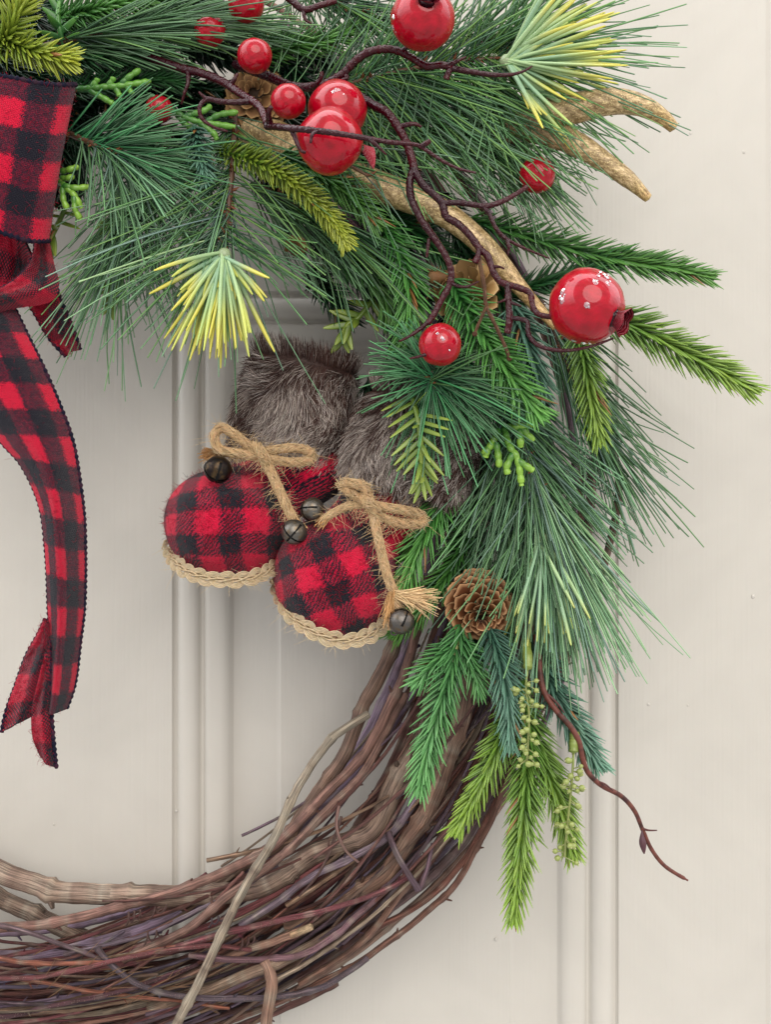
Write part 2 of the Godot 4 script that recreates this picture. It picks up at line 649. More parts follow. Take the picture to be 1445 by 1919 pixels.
# ---------------------------------------------------------------- berries and their wired stems
func berry(label: String, x: float, y: float, z: float, r: float, seed_: int, crown := Vector3.ZERO, squarish := 0.0) -> Node3D:
	var o := P(x, y, z)
	var rad := r * K(z)
	var t := thing("berry", label, "berry", o, "red berries on the wreath")
	var b := Build.new()
	for a in 37:
		var th := PI * a / 36
		for e in 49:
			var ph := TAU * e / 48
			var q := Vector3(sin(th) * cos(ph), cos(th), sin(th) * sin(ph))
			var m := nz.get_noise_3d(q.x * 22 + seed_ * 9, q.y * 22, q.z * 22)
			var f := 1.0 + 0.045 * m + squarish * 0.05 * cos(4.0 * atan2(q.y, q.x))
			if crown != Vector3.ZERO:
				var cc := q.dot(crown.normalized())
				f -= 0.42 * smoothstep(0.9, 0.99, cc)
			var mott := 0.5 + 0.9 * nz.get_noise_3d(q.x * 50 + seed_ * 3, q.y * 50, q.z * 50)
			b.put(o + q * rad * f, q, hue("8e0018").lerp(hue("b20424"), clampf(mott, 0, 1)), Vector2(2.0 * e / 48, float(a) / 36))
	b.weave(0, 36, 48, true)
	part("skin", b, mats["berry lacquer"], t)
	if crown != Vector3.ZERO:
		var ax := crown.normalized()
		var bs := facing(ax, Vector3(0, 0, 1))
		var cb := Build.new()
		var first := 0
		for k in 6:
			var s := k / 5.0
			for e in 41:
				var ph := TAU * e / 40
				var jag := 0.75 + 0.25 * absf(cos(ph * 2.5))
				var rr := rad * (lerpf(0.2, 0.3, s) + 0.12 * s * s) * (1.0 + 0.08 * sin(ph * 3))
				cb.put(o + bs * Vector3(cos(ph) * rr, rad * (0.86 + 0.34 * s * jag), sin(ph) * rr), bs * Vector3(cos(ph), 0.3, sin(ph)), hue("5a0d18").lerp(hue("8a2030"), s), Vector2(e / 40.0, s))
		cb.weave(first, 5, 40, true)
		part("calyx", cb, mats["wire stem"], t)
		var hb := Build.new()
		hb.ball(o + ax * rad * 0.72, rad * 0.27, hue("2a0a10"), 8, 12)
		part("hollow", hb, mats["wire stem"], t)
	return t

func flakes(t: Node3D, x: float, y: float, z: float, r: float, where: String) -> void:
	var ms := []
	for e in 3:
		var st := SurfaceTool.new()
		st.begin(Mesh.PRIMITIVE_TRIANGLES)
		st.set_smooth_group(-1)
		var ring := []
		for k in 6:
			ring.append(Vector3(cos(k * TAU / 6) * rng.randf_range(0.7, 1.2), rng.randf_range(-0.1, 0.1), sin(k * TAU / 6) * rng.randf_range(0.6, 1.0)))
		for k in 6:
			for q in [ring[k], Vector3(rng.randf_range(-0.1, 0.1), 0.42, 0.1), ring[(k + 1) % 6], ring[(k + 1) % 6], Vector3(0, -0.3, 0), ring[k]]:
				st.set_color(Color.WHITE)
				st.add_vertex(q)
		st.generate_normals()
		ms.append(st.commit())
	for q in spots(where):
		var m: Mesh = ms[rng.randi() % 3]
		# q.x, q.y: place on the berry's face, in radii; q.z: size in pixels
		var d := Vector3(q.x, -q.y, sqrt(maxf(0.02, 1 - q.x * q.x - q.y * q.y)))
		var bs := facing(d.normalized(), Vector3(rng.randf_range(-1, 1), rng.randf_range(-1, 1), 0.3))
		piece("ice_flake", m, mats["ice"], t, Transform3D(bs.scaled(Vector3.ONE * q.z * S * rng.randf_range(0.7, 1.05)), P(x, y, z) + d.normalized() * r * K(z) * 1.0))

func wired(t: Node3D, called: String, way: String, r0: float, r1: float) -> void:
	var p := even(path(way, 10), maxi(12, int(length_of(path(way)) / S / 3.0)))
	var rr := PackedFloat32Array()
	var cc := PackedColorArray()
	for j in p.size():
		var s := float(j) / (p.size() - 1)
		rr.append(lerpf(r0, r1, pow(s, 1.4)) * 0.9 * K(p[j].z / S) * (1.0 + (0.22 * nz.get_noise_2d(j * 9.0, r0 * 31.0 + p.size()) if r0 > 4 else 0.0) + (0.035 * sin(j * 2.1) + rng.randf_range(-0.025, 0.025)) * (1.0 if r0 > 4 else 0.3)))
		cc.append(vary(hue("2a0410").lerp(hue("3c0812"), s), 0.18))
	var b := Build.new()
	b.tube(p, rr, 9, cc)
	part(called, b, mats["wire stem"], t)


# ---------------------------------------------------------------- cones
func cone(called: String, label: String, category: String, x: float, y: float, z: float, r: float, axis: Vector3, count: int, shades: Array, deep: float, closed := 0.0) -> void:
	var o := P(x, y, z)
	var k := K(z) * r
	var t := thing(called, label, category, o)
	var bs := facing(axis, Vector3(0.1, 1, 0.1))
	var core := Build.new()
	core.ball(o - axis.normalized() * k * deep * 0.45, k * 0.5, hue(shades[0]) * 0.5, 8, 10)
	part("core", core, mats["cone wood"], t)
	var shapes := []
	for m in 4:
		var b := Build.new()
		var c0 := hue(shades[0])
		var c1 := hue(shades[1])
		var c2 := hue(shades[2])
		for lay in 2:
			var first := b.v.size()
			for a in 6:
				var s := a / 5.0
				for e in 7:
					var u := (e - 3) / 3.0
					var lip := 1.0 - 0.16 * u * u + 0.05 * sin(u * 5.0 + m * 2.0) + 0.03 * sin(u * 11.0 + m)
					var w := lerpf(0.22, 0.56, smoothstep(0.0, 0.75, s)) * (1.0 if s < 0.9 else 0.93)
					var pos := Vector3(u * w, s * lip, 0.16 * u * u * s - 0.10 * s * s + (0.05 if lay == 0 else 0.0) * (0.4 + 0.6 * (1 - absf(u))))
					var streak := 0.5 + 0.5 * sin(u * 17.0 + m * 3.0 + s)
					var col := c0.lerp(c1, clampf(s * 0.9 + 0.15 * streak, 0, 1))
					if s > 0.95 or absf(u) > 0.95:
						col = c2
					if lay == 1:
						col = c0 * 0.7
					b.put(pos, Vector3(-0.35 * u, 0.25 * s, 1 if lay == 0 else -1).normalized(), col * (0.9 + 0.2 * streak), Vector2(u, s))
			b.weave(first, 5, 6, lay == 0)
		shapes.append(b.mesh())
	for j in count:
		var s := (j + 0.5) / count
		var az := j * 2.39996
		var prof := sin(PI * lerpf(0.10, 0.62, pow(s, 0.8)))
		var tilt := deg_to_rad(lerpf(6, 112, pow(s, 0.5))) * (1.0 - closed)
		var radial := Vector3(cos(az), 0, sin(az))
		var up := Vector3(0, 1, 0)
		var d := (up * cos(tilt) + radial * sin(tilt)).normalized()
		var nrm := (up * sin(tilt) - radial * cos(tilt)).normalized()
		var start := up * deep * (0.55 - 1.25 * pow(s, 0.8)) + radial * (0.02 + 0.28 * prof)
		if closed > 0:
			start = up * deep * (0.1 - 0.6 * s) + radial * (0.05 + 0.42 * prof)
			nrm = (radial * 0.8 + up * 0.5).normalized()
			nrm = (nrm - d * nrm.dot(d)).normalized()
		var l := lerpf(0.26, 0.74, smoothstep(0.0, 0.55, s)) * rng.randf_range(0.92, 1.08)
		var sb := facing(bs * d, bs * nrm)
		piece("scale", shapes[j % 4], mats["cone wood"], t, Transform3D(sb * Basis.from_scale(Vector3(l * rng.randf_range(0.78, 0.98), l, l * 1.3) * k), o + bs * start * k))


# ---------------------------------------------------------------- cloth
# a strip between two edge curves; front and back cloth are 1 mm apart, hems are corded edges
func strip(t: Node3D, called: String, a: String, b: String, belly: float, cells: float, front: String, back: String, hem_a := true, hem_b := true, slide := Vector2.ZERO) -> void:
	var n := 56
	var pa := even(path(a), n + 1)
	var pb := even(path(b), n + 1)
	var w := 22
	var grid := []
	for j in n + 1:
		for k in w + 1:
			var s := float(k) / w
			var q := pa[j].lerp(pb[j], s)
			q.z += belly * S * sin(PI * s) + 4 * S * sin(j * 0.21 + s * 3.0) * sin(PI * s) + 3.2 * S * sin(s * 9.0 + j * 0.06) + 2.5 * S * nz.get_noise_2d(j * 5.0, s * 60.0)
			grid.append(q)
	var facing_sum := 0.0
	for j in n:
		facing_sum += (pa[j + 1] - pa[j]).cross(pb[j] - pa[j]).z
	var turned := facing_sum < 0
	var along := 0.0
	var fb := Build.new()
	var bb := Build.new()
	for j in n + 1:
		if j > 0:
			along += (pa[j].distance_to(pa[j - 1]) + pb[j].distance_to(pb[j - 1])) * 0.5
		for k in w + 1:
			var at: Vector3 = grid[j * (w + 1) + k]
			var du: Vector3 = grid[j * (w + 1) + mini(k + 1, w)] - grid[j * (w + 1) + maxi(k - 1, 0)]
			var dv: Vector3 = grid[mini(j + 1, n) * (w + 1) + k] - grid[maxi(j - 1, 0) * (w + 1) + k]
			var nn := dv.cross(du).normalized()
			if turned:
				nn = -nn
			var uv := Vector2(float(k) / w * cells * 0.5, along / (208 * S)) + slide
			fb.put(at + nn * 0.0005, nn, Color.WHITE, uv)
			bb.put(at - nn * 0.0005, -nn, Color.WHITE, uv)
	fb.weave(0, n, w)
	bb.weave(0, n, w, true)
	var f := part(called, fb, mats["plaid " + front], t)
	part("reverse_side", bb, mats["plaid " + back], f)
	for e in 2:
		if (e == 0 and hem_a) or (e == 1 and hem_b):
			var hb := Build.new()
			cord(hb, pa if e == 0 else pb, 3.6, hue("1a1a28"), hue("3a2230"))
			part("stitched_edge", hb, mats["fibre"], f)
	# lint standing off the nap
	var lint := Build.new()
	for j in 700:
		var k := rng.randi() % grid.size()
		var q: Vector3 = grid[k] + Vector3(rng.randf_range(-5, 5), rng.randf_range(-6, 6), 2.0) * S
		var d := Vector3(rng.randf_range(-1, 1), rng.randf_range(-1, 1), rng.randf_range(0.05, 0.7)).normalized()
		lint.needle(q, d, rng.randf_range(4, 11) * S, 0.3 * S, Vector3(rng.randf_range(-0.4, 0.4), rng.randf_range(-0.4, 0.4), -0.3), hue("7a1226") if rng.randf() < 0.7 else hue("2a2634"), hue("a01c34"), 3, 2, 1.0, 0.5, d.cross(Vector3(0.3, 0.9, 0.2)))
	part("nap", lint, mats["fibre"], f, true)

# a corded hem: an overcast thread round an edge
func cord(b: Build, p: PackedVector3Array, r: float, c0: Color, c1: Color) -> void:
	var q := even(p, maxi(8, int(length_of(p) / S / 2.0)))
	var rr := PackedFloat32Array()
	var cc := PackedColorArray()
	for j in q.size():
		rr.append(r * S * (1.0 + 0.28 * sin(j * 1.25)))
		cc.append(c0.lerp(c1, 0.5 + 0.5 * sin(j * 0.62 + 1.0)) if hash2(j / 5, 3) > 0.25 else c0)
	b.tube(q, rr, 7, cc)

# jute: two plies laid round each other, with stray fibres
func twine(b: Build, p0: PackedVector3Array, r_: float, hairs_ := 60, c := "a68866") -> void:
	var r := r_ * 0.9
	var hairs := hairs_ * 4
	var p := even(p0, maxi(16, int(length_of(p0) / S / 2.5)))
	var u := Vector3(0.2, 0.3, 0.9)
	for ply in 3:
		var q := PackedVector3Array()
		var rr := PackedFloat32Array()
		var cc := PackedColorArray()
		u = Vector3(0.2, 0.3, 0.9)
		for j in p.size():
			var tg := (p[mini(j + 1, p.size() - 1)] - p[maxi(j - 1, 0)]).normalized()
			u = (u - tg * u.dot(tg)).normalized()
			var w := tg.cross(u)
			var a := j * 0.19 + TAU * ply / 3
			q.append(p[j] + (u * cos(a) + w * sin(a)) * r * 0.5 * S)
			rr.append(r * 0.56 * S * (1.0 + rng.randf_range(-0.1, 0.1)))
			cc.append(vary(hue(c), 0.2))
		b.tube(q, rr, 7, cc)
	for j in hairs * 3:
		# fibres lying along the lay
		var s := rng.randf()
		var tg := dir_along(p, s)
		var rd := Vector3(rng.randf_range(-1, 1), rng.randf_range(-1, 1), rng.randf_range(-0.3, 1))
		rd = (rd - tg * rd.dot(tg)).normalized()
		var d := (tg * (1 if rng.randf() < 0.5 else -1) + rd.cross(tg) * 0.4 + rd * 0.05).normalized()
		b.needle(at_along(p, s) + rd * r * 0.97 * S, d, rng.randf_range(9, 20) * S, 0.6 * S, -rd * 0.25, vary(hue("ac8e6a"), 0.4), vary(hue("d0b690"), 0.3), 3, 3, 1.0, 0.4, rd)
	for j in hairs:
		var s := rng.randf()
		var d := Vector3(rng.randf_range(-1, 1), rng.randf_range(-1, 1), rng.randf_range(-0.2, 0.8)).normalized()
		b.needle(at_along(p, s), d, rng.randf_range(6, 30) * S, 0.28 * S, Vector3(rng.randf_range(-1, 1), rng.randf_range(-1, 0.6), rng.randf_range(-0.5, 0.5)) * 0.9, hue("b08a5c"), hue("d8bd92"), 3, 5, 1.0, 0.5, d.cross(Vector3(0.3, 0.2, 0.9)))

func fray(b: Build, at: Vector3, d: Vector3, count: int, long: float, c: String, spread := 0.35) -> void:
	for j in count:
		var q := (d.normalized() + Vector3(rng.randf_range(-1, 1), rng.randf_range(-1, 1), rng.randf_range(-1, 1)) * spread).normalized()
		b.needle(at + Vector3(rng.randf_range(-6, 6), rng.randf_range(-6, 6), rng.randf_range(-6, 6)) * S, q, long * S * rng.randf_range(0.6, 1.1), 0.9 * S, Vector3(rng.randf_range(-0.3, 0.3), rng.randf_range(-0.3, 0.2), 0), vary(hue(c), 0.2), vary(hue(c) * 1.15, 0.15), 3, 4, 1.0, 0.4, q.cross(Vector3(0.2, 0.3, 0.9)))

func bell(t: Node3D, x: float, y: float, z: float, r: float, axis: Vector3, tone: String) -> void:
	var o := P(x, y, z)
	var k := r * K(z)
	var bs := facing(axis, Vector3(0.3, 0.2, 1))
	var b := Build.new()
	var rows := 40
	var cols := 64
	for a in rows + 1:
		var th := PI * a / rows
		for e in cols + 1:
			var ph := TAU * e / cols
			var q := Vector3(sin(th) * cos(ph), cos(th), sin(th) * sin(ph))
			var f := 1.0 + (0.045 if absf(q.y + 0.02) < 0.06 else 0.0)
			b.put(o + bs * q * k * f, bs * q, vary(hue(tone).lerp(hue("6b5536"), clampf(nz.get_noise_3d(q.x * 30 + x, q.y * 30, q.z * 30) * 1.2, 0, 0.8)), 0.06), Vector2(float(e) / cols, float(a) / rows))
	for a in rows:
		for e in cols:
			var th := PI * (a + 0.5) / rows
			var ph := TAU * (e + 0.5) / cols
			var q := Vector3(sin(th) * cos(ph), cos(th), sin(th) * sin(ph))
			if q.y > 0.12 and (absf(q.x) < 0.075 or absf(q.z) < 0.075):
				continue
			var g := a * (cols + 1) + e
			b.i.append_array([g, g + cols + 1, g + 1, g + 1, g + cols + 1, g + cols + 2])
	var p := part("bell", b, mats["pewter"], t)
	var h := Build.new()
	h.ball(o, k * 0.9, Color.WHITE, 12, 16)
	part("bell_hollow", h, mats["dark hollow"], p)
	var l := Build.new()
	var ring := PackedVector3Array()
	for e in 17:
		var a := TAU * e / 16
		ring.append(o + bs * Vector3(cos(a) * k * 0.24, -k * 1.12 + sin(a) * k * 0.24, 0))
	l.tube(ring, fill(17, k * 0.07), 6, paint(17, hue(tone), hue(tone)))
	part("bell_loop", l, mats["pewter"], p)

func smin(a: float, b: float, k: float) -> float:
	var h := clampf(0.5 + 0.5 * (b - a) / k, 0, 1)
	return lerpf(b, a, h) - k * h * (1 - h)

# stuffed foot: everything in photograph pixels round the toe's middle
func foot(t: Node3D, toe: Vector3, size: Vector3, tilt: float, ankle_a: Vector3, ankle_b: Vector3, ar: float, floor_y: float, turn: float, slide: Vector2) -> void:
	var b := Build.new()
	var rows := 72
	var cols := 96
	var k := K(toe.z)
	var o := P(toe.x, toe.y, toe.z)
	var field := func(q: Vector3) -> float:
		var e := q.rotated(Vector3(0, 0, 1), tilt) / size
		var d1 := (e.length() - 1.0) * minf(size.x, minf(size.y, size.z))
		var pa := q - (ankle_a - toe)
		var ba := ankle_b - ankle_a
		var h := clampf(pa.dot(ba) / ba.dot(ba), 0, 1)
		var d2 := (pa - ba * h).length() - ar
		return smin(d1, d2, 26.0)
	var pts := PackedVector3Array()
	for a in rows + 1:
		var th := PI * a / rows
		for e in cols + 1:
			var ph := TAU * e / cols
			# pole towards the viewer
			var q := Vector3(sin(th) * cos(ph), sin(th) * sin(ph), cos(th))
			var lo := 10.0
			var hi := 420.0
			for it in 16:
				var mid := (lo + hi) * 0.5
				if field.call(q * mid) < 0:
					lo = mid
				else:
					hi = mid
			var w := q * lo
			w.y = minf(w.y, floor_y - toe.y + 6.0 * sin(w.x * 0.02))
			w *= 1.0 + 0.026 * nz.get_noise_3d(q.x * 24, q.y * 24, q.z * 24)
			var low := smoothstep(floor_y - toe.y - 46.0, floor_y - toe.y, w.y)
			w *= 1.0 + 0.016 * sin(ph * 31.0 + 2.0 * sin(ph * 7.0)) * low - 0.02 * exp(-pow((q.x * 0.8 + q.y * 0.6 - 0.05) / 0.045, 2.0)) * smoothstep(0.75, 0.2, q.length() * absf(q.x * 0.6 - q.y * 0.8))
			pts.append(o + Vector3(w.x, -w.y, w.z) * k)
			var arc := th * 118.0
			var uu := Vector2(cos(ph), sin(ph)).rotated(turn) * arc / 205.0 * (1.0 + 0.10 * nz.get_noise_3d(q.x * 16, q.y * 16, q.z * 16 + 60)) + slide + Vector2(nz.get_noise_3d(q.x * 20, q.y * 20, 5), nz.get_noise_3d(q.x * 20, q.y * 20, 80)) * 0.09
			b.put(pts[-1], Vector3(0, 0, 1), Color.WHITE, uu)
	for a in rows + 1:
		for e in cols + 1:
			var g := a * (cols + 1) + e
			var du := pts[a * (cols + 1) + (e + 1) % cols] - pts[a * (cols + 1) + (e - 1 + cols) % cols]
			var dv := pts[mini(a + 1, rows) * (cols + 1) + e] - pts[maxi(a - 1, 0) * (cols + 1) + e]
			var nn := du.cross(dv)
			if a == 0 or a == rows or nn.length() < 1e-12:
				nn = pts[g] - o
			if nn.dot(pts[g] - o) < 0:
				nn = -nn
			b.n[g] = nn.normalized()
	b.weave(0, rows, cols, true)
	var f := part("foot", b, mats["plaid twill"], t)
	var lint := Build.new()
	for j in 3400:
		var g := (3 + rng.randi() % (rows - 12)) * (cols + 1) + rng.randi() % cols
		var nn := b.n[g]
		var d := (nn * rng.randf_range(0.12, 0.6) + Vector3(rng.randf_range(-1, 1), rng.randf_range(-1, 1), rng.randf_range(-1, 1)) * 0.6).normalized()
		var cl := hue("8e1226") if rng.randf() < 0.72 else hue("24222e")
		lint.needle(pts[g] + Vector3(rng.randf_range(-3, 3), rng.randf_range(-3, 3), 0) * S, d, rng.randf_range(4, 10) * S, 0.3 * S, Vector3(rng.randf_range(-0.5, 0.5), rng.randf_range(-0.5, 0.5), rng.randf_range(-0.3, 0.3)), cl, cl * 1.2, 3, 2, 1.0, 0.5, d.cross(Vector3(0.3, 0.9, 0.2)))
	part("nap", lint, mats["fibre"], f, true)

# gimp braid of jute round the sole
func braid(t: Node3D, way: String, half: float) -> void:
	var p := even(path(way), 160)
	var total := length_of(p) / S
	var b := Build.new()
	var band := PackedFloat32Array()
	band.resize(160)
	band.fill(half * 0.45 * S)
	b.tube(p, band, 8, paint(160, hue("8e7a5e"), hue("8e7a5e"), 0.15), 0.02, 0.8)
	var loops := int(total / 27.0)
	for sidek in 2:
		for j in loops:
			var s := (j + 0.5 * sidek + rng.randf_range(-0.08, 0.08)) / loops
			var wonk := rng.randf_range(-0.16, 0.2)
			for strand in 4:
				var q := PackedVector3Array()
				for e in 9:
					var a := PI * e / 8.0
					var ss := clampf(s + (cos(a) * (0.62 - 0.1 * strand) / loops) + 0.18 * sin(a) / loops, 0, 0.9999)
					var tg := dir_along(p, ss)
					var out := tg.cross(Vector3(0, 0, 1)).normalized() * (1 if sidek else -1)
					var hgt := (1.55 - 0.3 * strand + wonk) * half * sin(a)
					q.append(at_along(p, ss) + (out * hgt + Vector3(0, 0, 1) * (half * 0.45 + 3.0 * sin(a) - strand * 0.6)) * S)
				b.tube(q, fill(9, half * 0.15 * S), 5, paint(9, hue("ac9a7e"), hue("c2b092"), 0.15))
	for ply in 2:
		var q := PackedVector3Array()
		for e in 300:
			var s := e / 299.0
			var tg := dir_along(p, s)
			var out := tg.cross(Vector3(0, 0, 1)).normalized()
			var a := s * total / 9.0 + PI * ply
			q.append(at_along(p, s) + (out * cos(a) * half * 0.28 + Vector3(0, 0, 1) * (half * 0.75 + sin(a) * 2.0)) * S)
		b.tube(q, fill(300, half * 0.17 * S), 5, paint(300, hue("b8a486"), hue("b8a486"), 0.18))
	for j in 300:
		var s := rng.randf()
		var d := Vector3(rng.randf_range(-1, 1), rng.randf_range(-1, 0.6), rng.randf_range(-0.2, 0.8)).normalized()
		b.needle(at_along(p, s) + Vector3(0, 0, half * 0.5 * S), d, rng.randf_range(8, 30) * S, 0.3 * S, Vector3(rng.randf_range(-1, 1), rng.randf_range(-1, 0.5), 0) * 0.7, hue("b49668"), hue("d6c09a"), 3, 5, 1.0, 0.5, d.cross(Vector3(0.3, 0.2, 0.9)))
	part("sole_braid", b, mats["fibre"], t)

func fur_cuff(t: Node3D, bottom: Vector3, top: Vector3, r: float, rz: float, strands: int, sd: int) -> void:
	var b := Build.new()
	var a0 := P(bottom.x, bottom.y, bottom.z)
	var a1 := P(top.x, top.y, top.z)
	var ax := (a1 - a0).normalized()
	var sx := ax.cross(Vector3(0, 0, 1)).normalized()
	var sz := sx.cross(ax)
	var k := K(bottom.z)
	var rows := 26
	var cols := 48
	var shape := func(h: float, ph: float) -> Vector3:
		var hh := clampf(h, 0, 1)
		var rr := r * (0.86 + 0.14 * sin(PI * clampf(hh * 0.9 + 0.08, 0, 1)))
		if h < 0.12:
			rr *= sqrt(clampf(1.0 - pow((0.12 - h) / 0.13, 2.0) * 0.75, 0.02, 1))
		if h > 0.94:
			rr *= 1.0 - (h - 0.94) * 2.2
		rr *= 1.0 + 0.05 * nz.get_noise_3d(cos(ph) * 14 + sd, sin(ph) * 14, h * 14)
		return a0 + (a1 - a0) * h + (sx * cos(ph) * rr + sz * sin(ph) * rr * rz / r) * k
	for a in rows + 1:
		for e in cols + 1:
			var ph := TAU * e / cols
			var h := float(a) / rows
			b.put(shape.call(h, ph), (sx * cos(ph) + sz * sin(ph)).normalized(), hue("3a2826"), Vector2(float(e) / cols, h))
	b.weave(0, rows, cols)
	# the opening: the pile turns in and goes down inside
	var rim := b.v.size()
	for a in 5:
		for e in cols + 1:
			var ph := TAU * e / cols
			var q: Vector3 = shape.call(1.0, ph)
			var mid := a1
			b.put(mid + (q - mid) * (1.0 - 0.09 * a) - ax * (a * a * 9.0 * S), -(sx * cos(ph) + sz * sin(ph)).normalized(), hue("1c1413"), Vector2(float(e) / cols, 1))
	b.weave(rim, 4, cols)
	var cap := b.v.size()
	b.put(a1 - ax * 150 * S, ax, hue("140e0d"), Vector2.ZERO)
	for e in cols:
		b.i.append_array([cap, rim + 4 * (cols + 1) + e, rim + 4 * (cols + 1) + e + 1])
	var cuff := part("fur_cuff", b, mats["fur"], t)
	var fb := Build.new()
	for j in strands:
		var ph := rng.randf() * TAU
		var h := rng.randf_range(0.0, 1.02)
		# more of the pile where it shows
		if sin(ph) < -0.35 and rng.randf() < 0.6:
			continue
		var q: Vector3 = shape.call(h, ph)
		var nn := (sx * cos(ph) + sz * sin(ph)).normalized()
		var ar := sx * -sin(ph) + sz * cos(ph)
		var flow := 0.5 + nz.get_noise_3d(q.x * 420 + sd * 5, q.y * 420, q.z * 420) * 2.6 + nz.get_noise_3d(q.x * 2600, q.y * 2600, q.z * 2600 + sd) * 1.6
		var tang := (-ax * cos(flow) + ar * sin(flow) - ax * 0.35).normalized()
		if h > 0.93:
			tang = (tang * 0.35 + ax).normalized()
		var d := (nn * rng.randf_range(0.25, 0.75) + tang + Vector3(rng.randf_range(-1, 1), rng.randf_range(-1, 1), rng.randf_range(-1, 1)) * 0.22).normalized()
		var clump := nz.get_noise_3d(q.x * 2200 + 40, q.y * 2200, q.z * 2200 + sd) * 0.7 + nz.get_noise_3d(q.x * 500 + 40, q.y * 500, q.z * 500 + sd) * 0.6
		var frost := clampf(0.40 + 1.5 * clump + (0.5 if rng.randf() < 0.36 else -0.4) - 0.30 * smoothstep(0.6, 1.0, h) + 0.2 * smoothstep(0.5, 0.0, h), 0, 1)
		var base := vary(hue("48302a"), 0.3)
		var tip := base.lerp(vary(hue("e6dad0"), 0.12), frost)
		fb.needle(q, d, rng.randf_range(20, 44) * k * (0.75 if h > 0.95 else 1.0), rng.randf_range(0.38, 0.7) * k, -nn * rng.randf_range(0.05, 0.35) + tang * 0.12, base, tip, 3, 3, 1.0, 0.75, ar)
	part("fur", fb, mats["fur"], cuff, true)


# ---------------------------------------------------------------- the vine ring
func vine(t: Node3D, p0: PackedVector3Array, r0: float, r1: float, tone: String, o := {}) -> MeshInstance3D:
	var total := length_of(p0) / S
	var p := even(p0, clampi(int(total / 9.0), 10, 260))
	var rr := PackedFloat32Array()
	var cc := PackedColorArray()
	var every := rng.randf_range(110, 190)
	var ph := rng.randf() * 100
	var pale: float = o.get("pale", 0.0)
	var light := rng.randf_range(0.62, 1.3)
	if r0 > 8:
		light = rng.randf_range(0.9, 1.15)
	for j in p.size():
		var s := float(j) / (p.size() - 1)
		var d := fposmod(s * total + ph, every)
		var node := exp(-pow((d - every * 0.5) / 7.0, 2.0))
		rr.append(lerpf(r0, r1, s) * K(p[j].z / S) * (1.0 + 0.28 * node + 0.08 * nz.get_noise_2d(j * 6.0, ph * 40)))
		var col := hue(tone)
		var m := nz.get_noise_2d(j * 5.0 + ph * 30, 7.0)
		col = col.lerp(hue("a09a8c"), clampf(m * 1.4 - 0.25 + pale, 0, 0.75))
		col = col.lerp(hue("4a3230"), clampf(-m * 1.3 - 0.1, 0, 0.6))
		cc.append(vary(col.lerp(hue("97806f"), 0.14) * 1.22 * light, 0.025))
		p[j] += Vector3(nz.get_noise_2d(j * 1.5, ph * 13), nz.get_noise_2d(j * 1.5, ph * 13 + 400), 0) * minf(r0 * 0.5, 2.6) * S
	var b := Build.new()
	b.tube(p, rr, 10 if r0 > 9 else 7, cc, 0.11)
	# buds and broken spurs at the nodes
	var count := int(total / every)
	for j in count:
		var s := fposmod((j + 0.5) * every - ph, total) / total
		if s < 0.02 or s > 0.98 or rng.randf() < 0.3:
			continue
		var tg := dir_along(p, s)
		var d := (tg.cross(Vector3(0, 0, 1)) * (1 if rng.randf() < 0.5 else -1) + Vector3(0, 0, rng.randf_range(-0.2, 0.9)) + tg * 0.5).normalized()
		var rad := lerpf(r0, r1, s) * S
		b.needle(at_along(p, s), d, rad * 1.0 + rng.randf_range(3, 13) * S, rad * 0.42, tg * 0.2, hue(tone) * 0.9, hue(tone) * 1.1, 5, 3, 1.0, 0.55, d.cross(tg))
	if o.has("pores"):
		for j in int(total / 5):
			var s := rng.randf()
			var tg := dir_along(p, s)
			var d := (tg.cross(Vector3(0, 0, 1)) * rng.randf_range(-0.8, 0.8) + Vector3(0, 0, 1)).normalized()
			b.ball(at_along(p, s) + d * r0 * S * 0.92, 0.9 * S, hue("b89a94"), 3, 5)
	return part("vine", b, mats["bark"], t)

func ring_path(a0: float, a1: float, r0: float, wob: float, z0: float, zw: float) -> PackedVector3Array:
	var out := PackedVector3Array()
	var p1 := rng.randf() * TAU
	var p2 := rng.randf() * TAU
	var drift := rng.randf_range(-130, 130)
	var n := int(absf(a1 - a0) / 1.6) + 4
	for j in n + 1:
		var s := float(j) / n
		var a := deg_to_rad(lerpf(a0, a1, s))
		var r := r0 + wob * sin(a * 2.3 + p1) + wob * 0.2 * sin(a * 5.1 + p2) + drift * (s - 0.5)
		out.append(P(cos(a) * r, 950 + sin(a) * r, z0 + zw * sin(a * 3.1 + p2)))
	return out

func tendril(t: Node3D, x: float, y: float, z: float, r: float, turns: float, tone: String) -> void:
	var p := PackedVector3Array()
	for j in 40:
		var s := j / 39.0
		var a := turns * TAU * s
		p.append(P(x + 34 * s + 3 * sin(a), y + cos(a) * r * (1 - 0.5 * s) - 12 * s, z + sin(a) * r * (1 - 0.5 * s)))
	var b := Build.new()
	b.tube(p, fill(40, 1.8 * S), 5, paint(40, hue(tone), hue(tone), 0.1))
	part("tendril", b, mats["bark"], t)


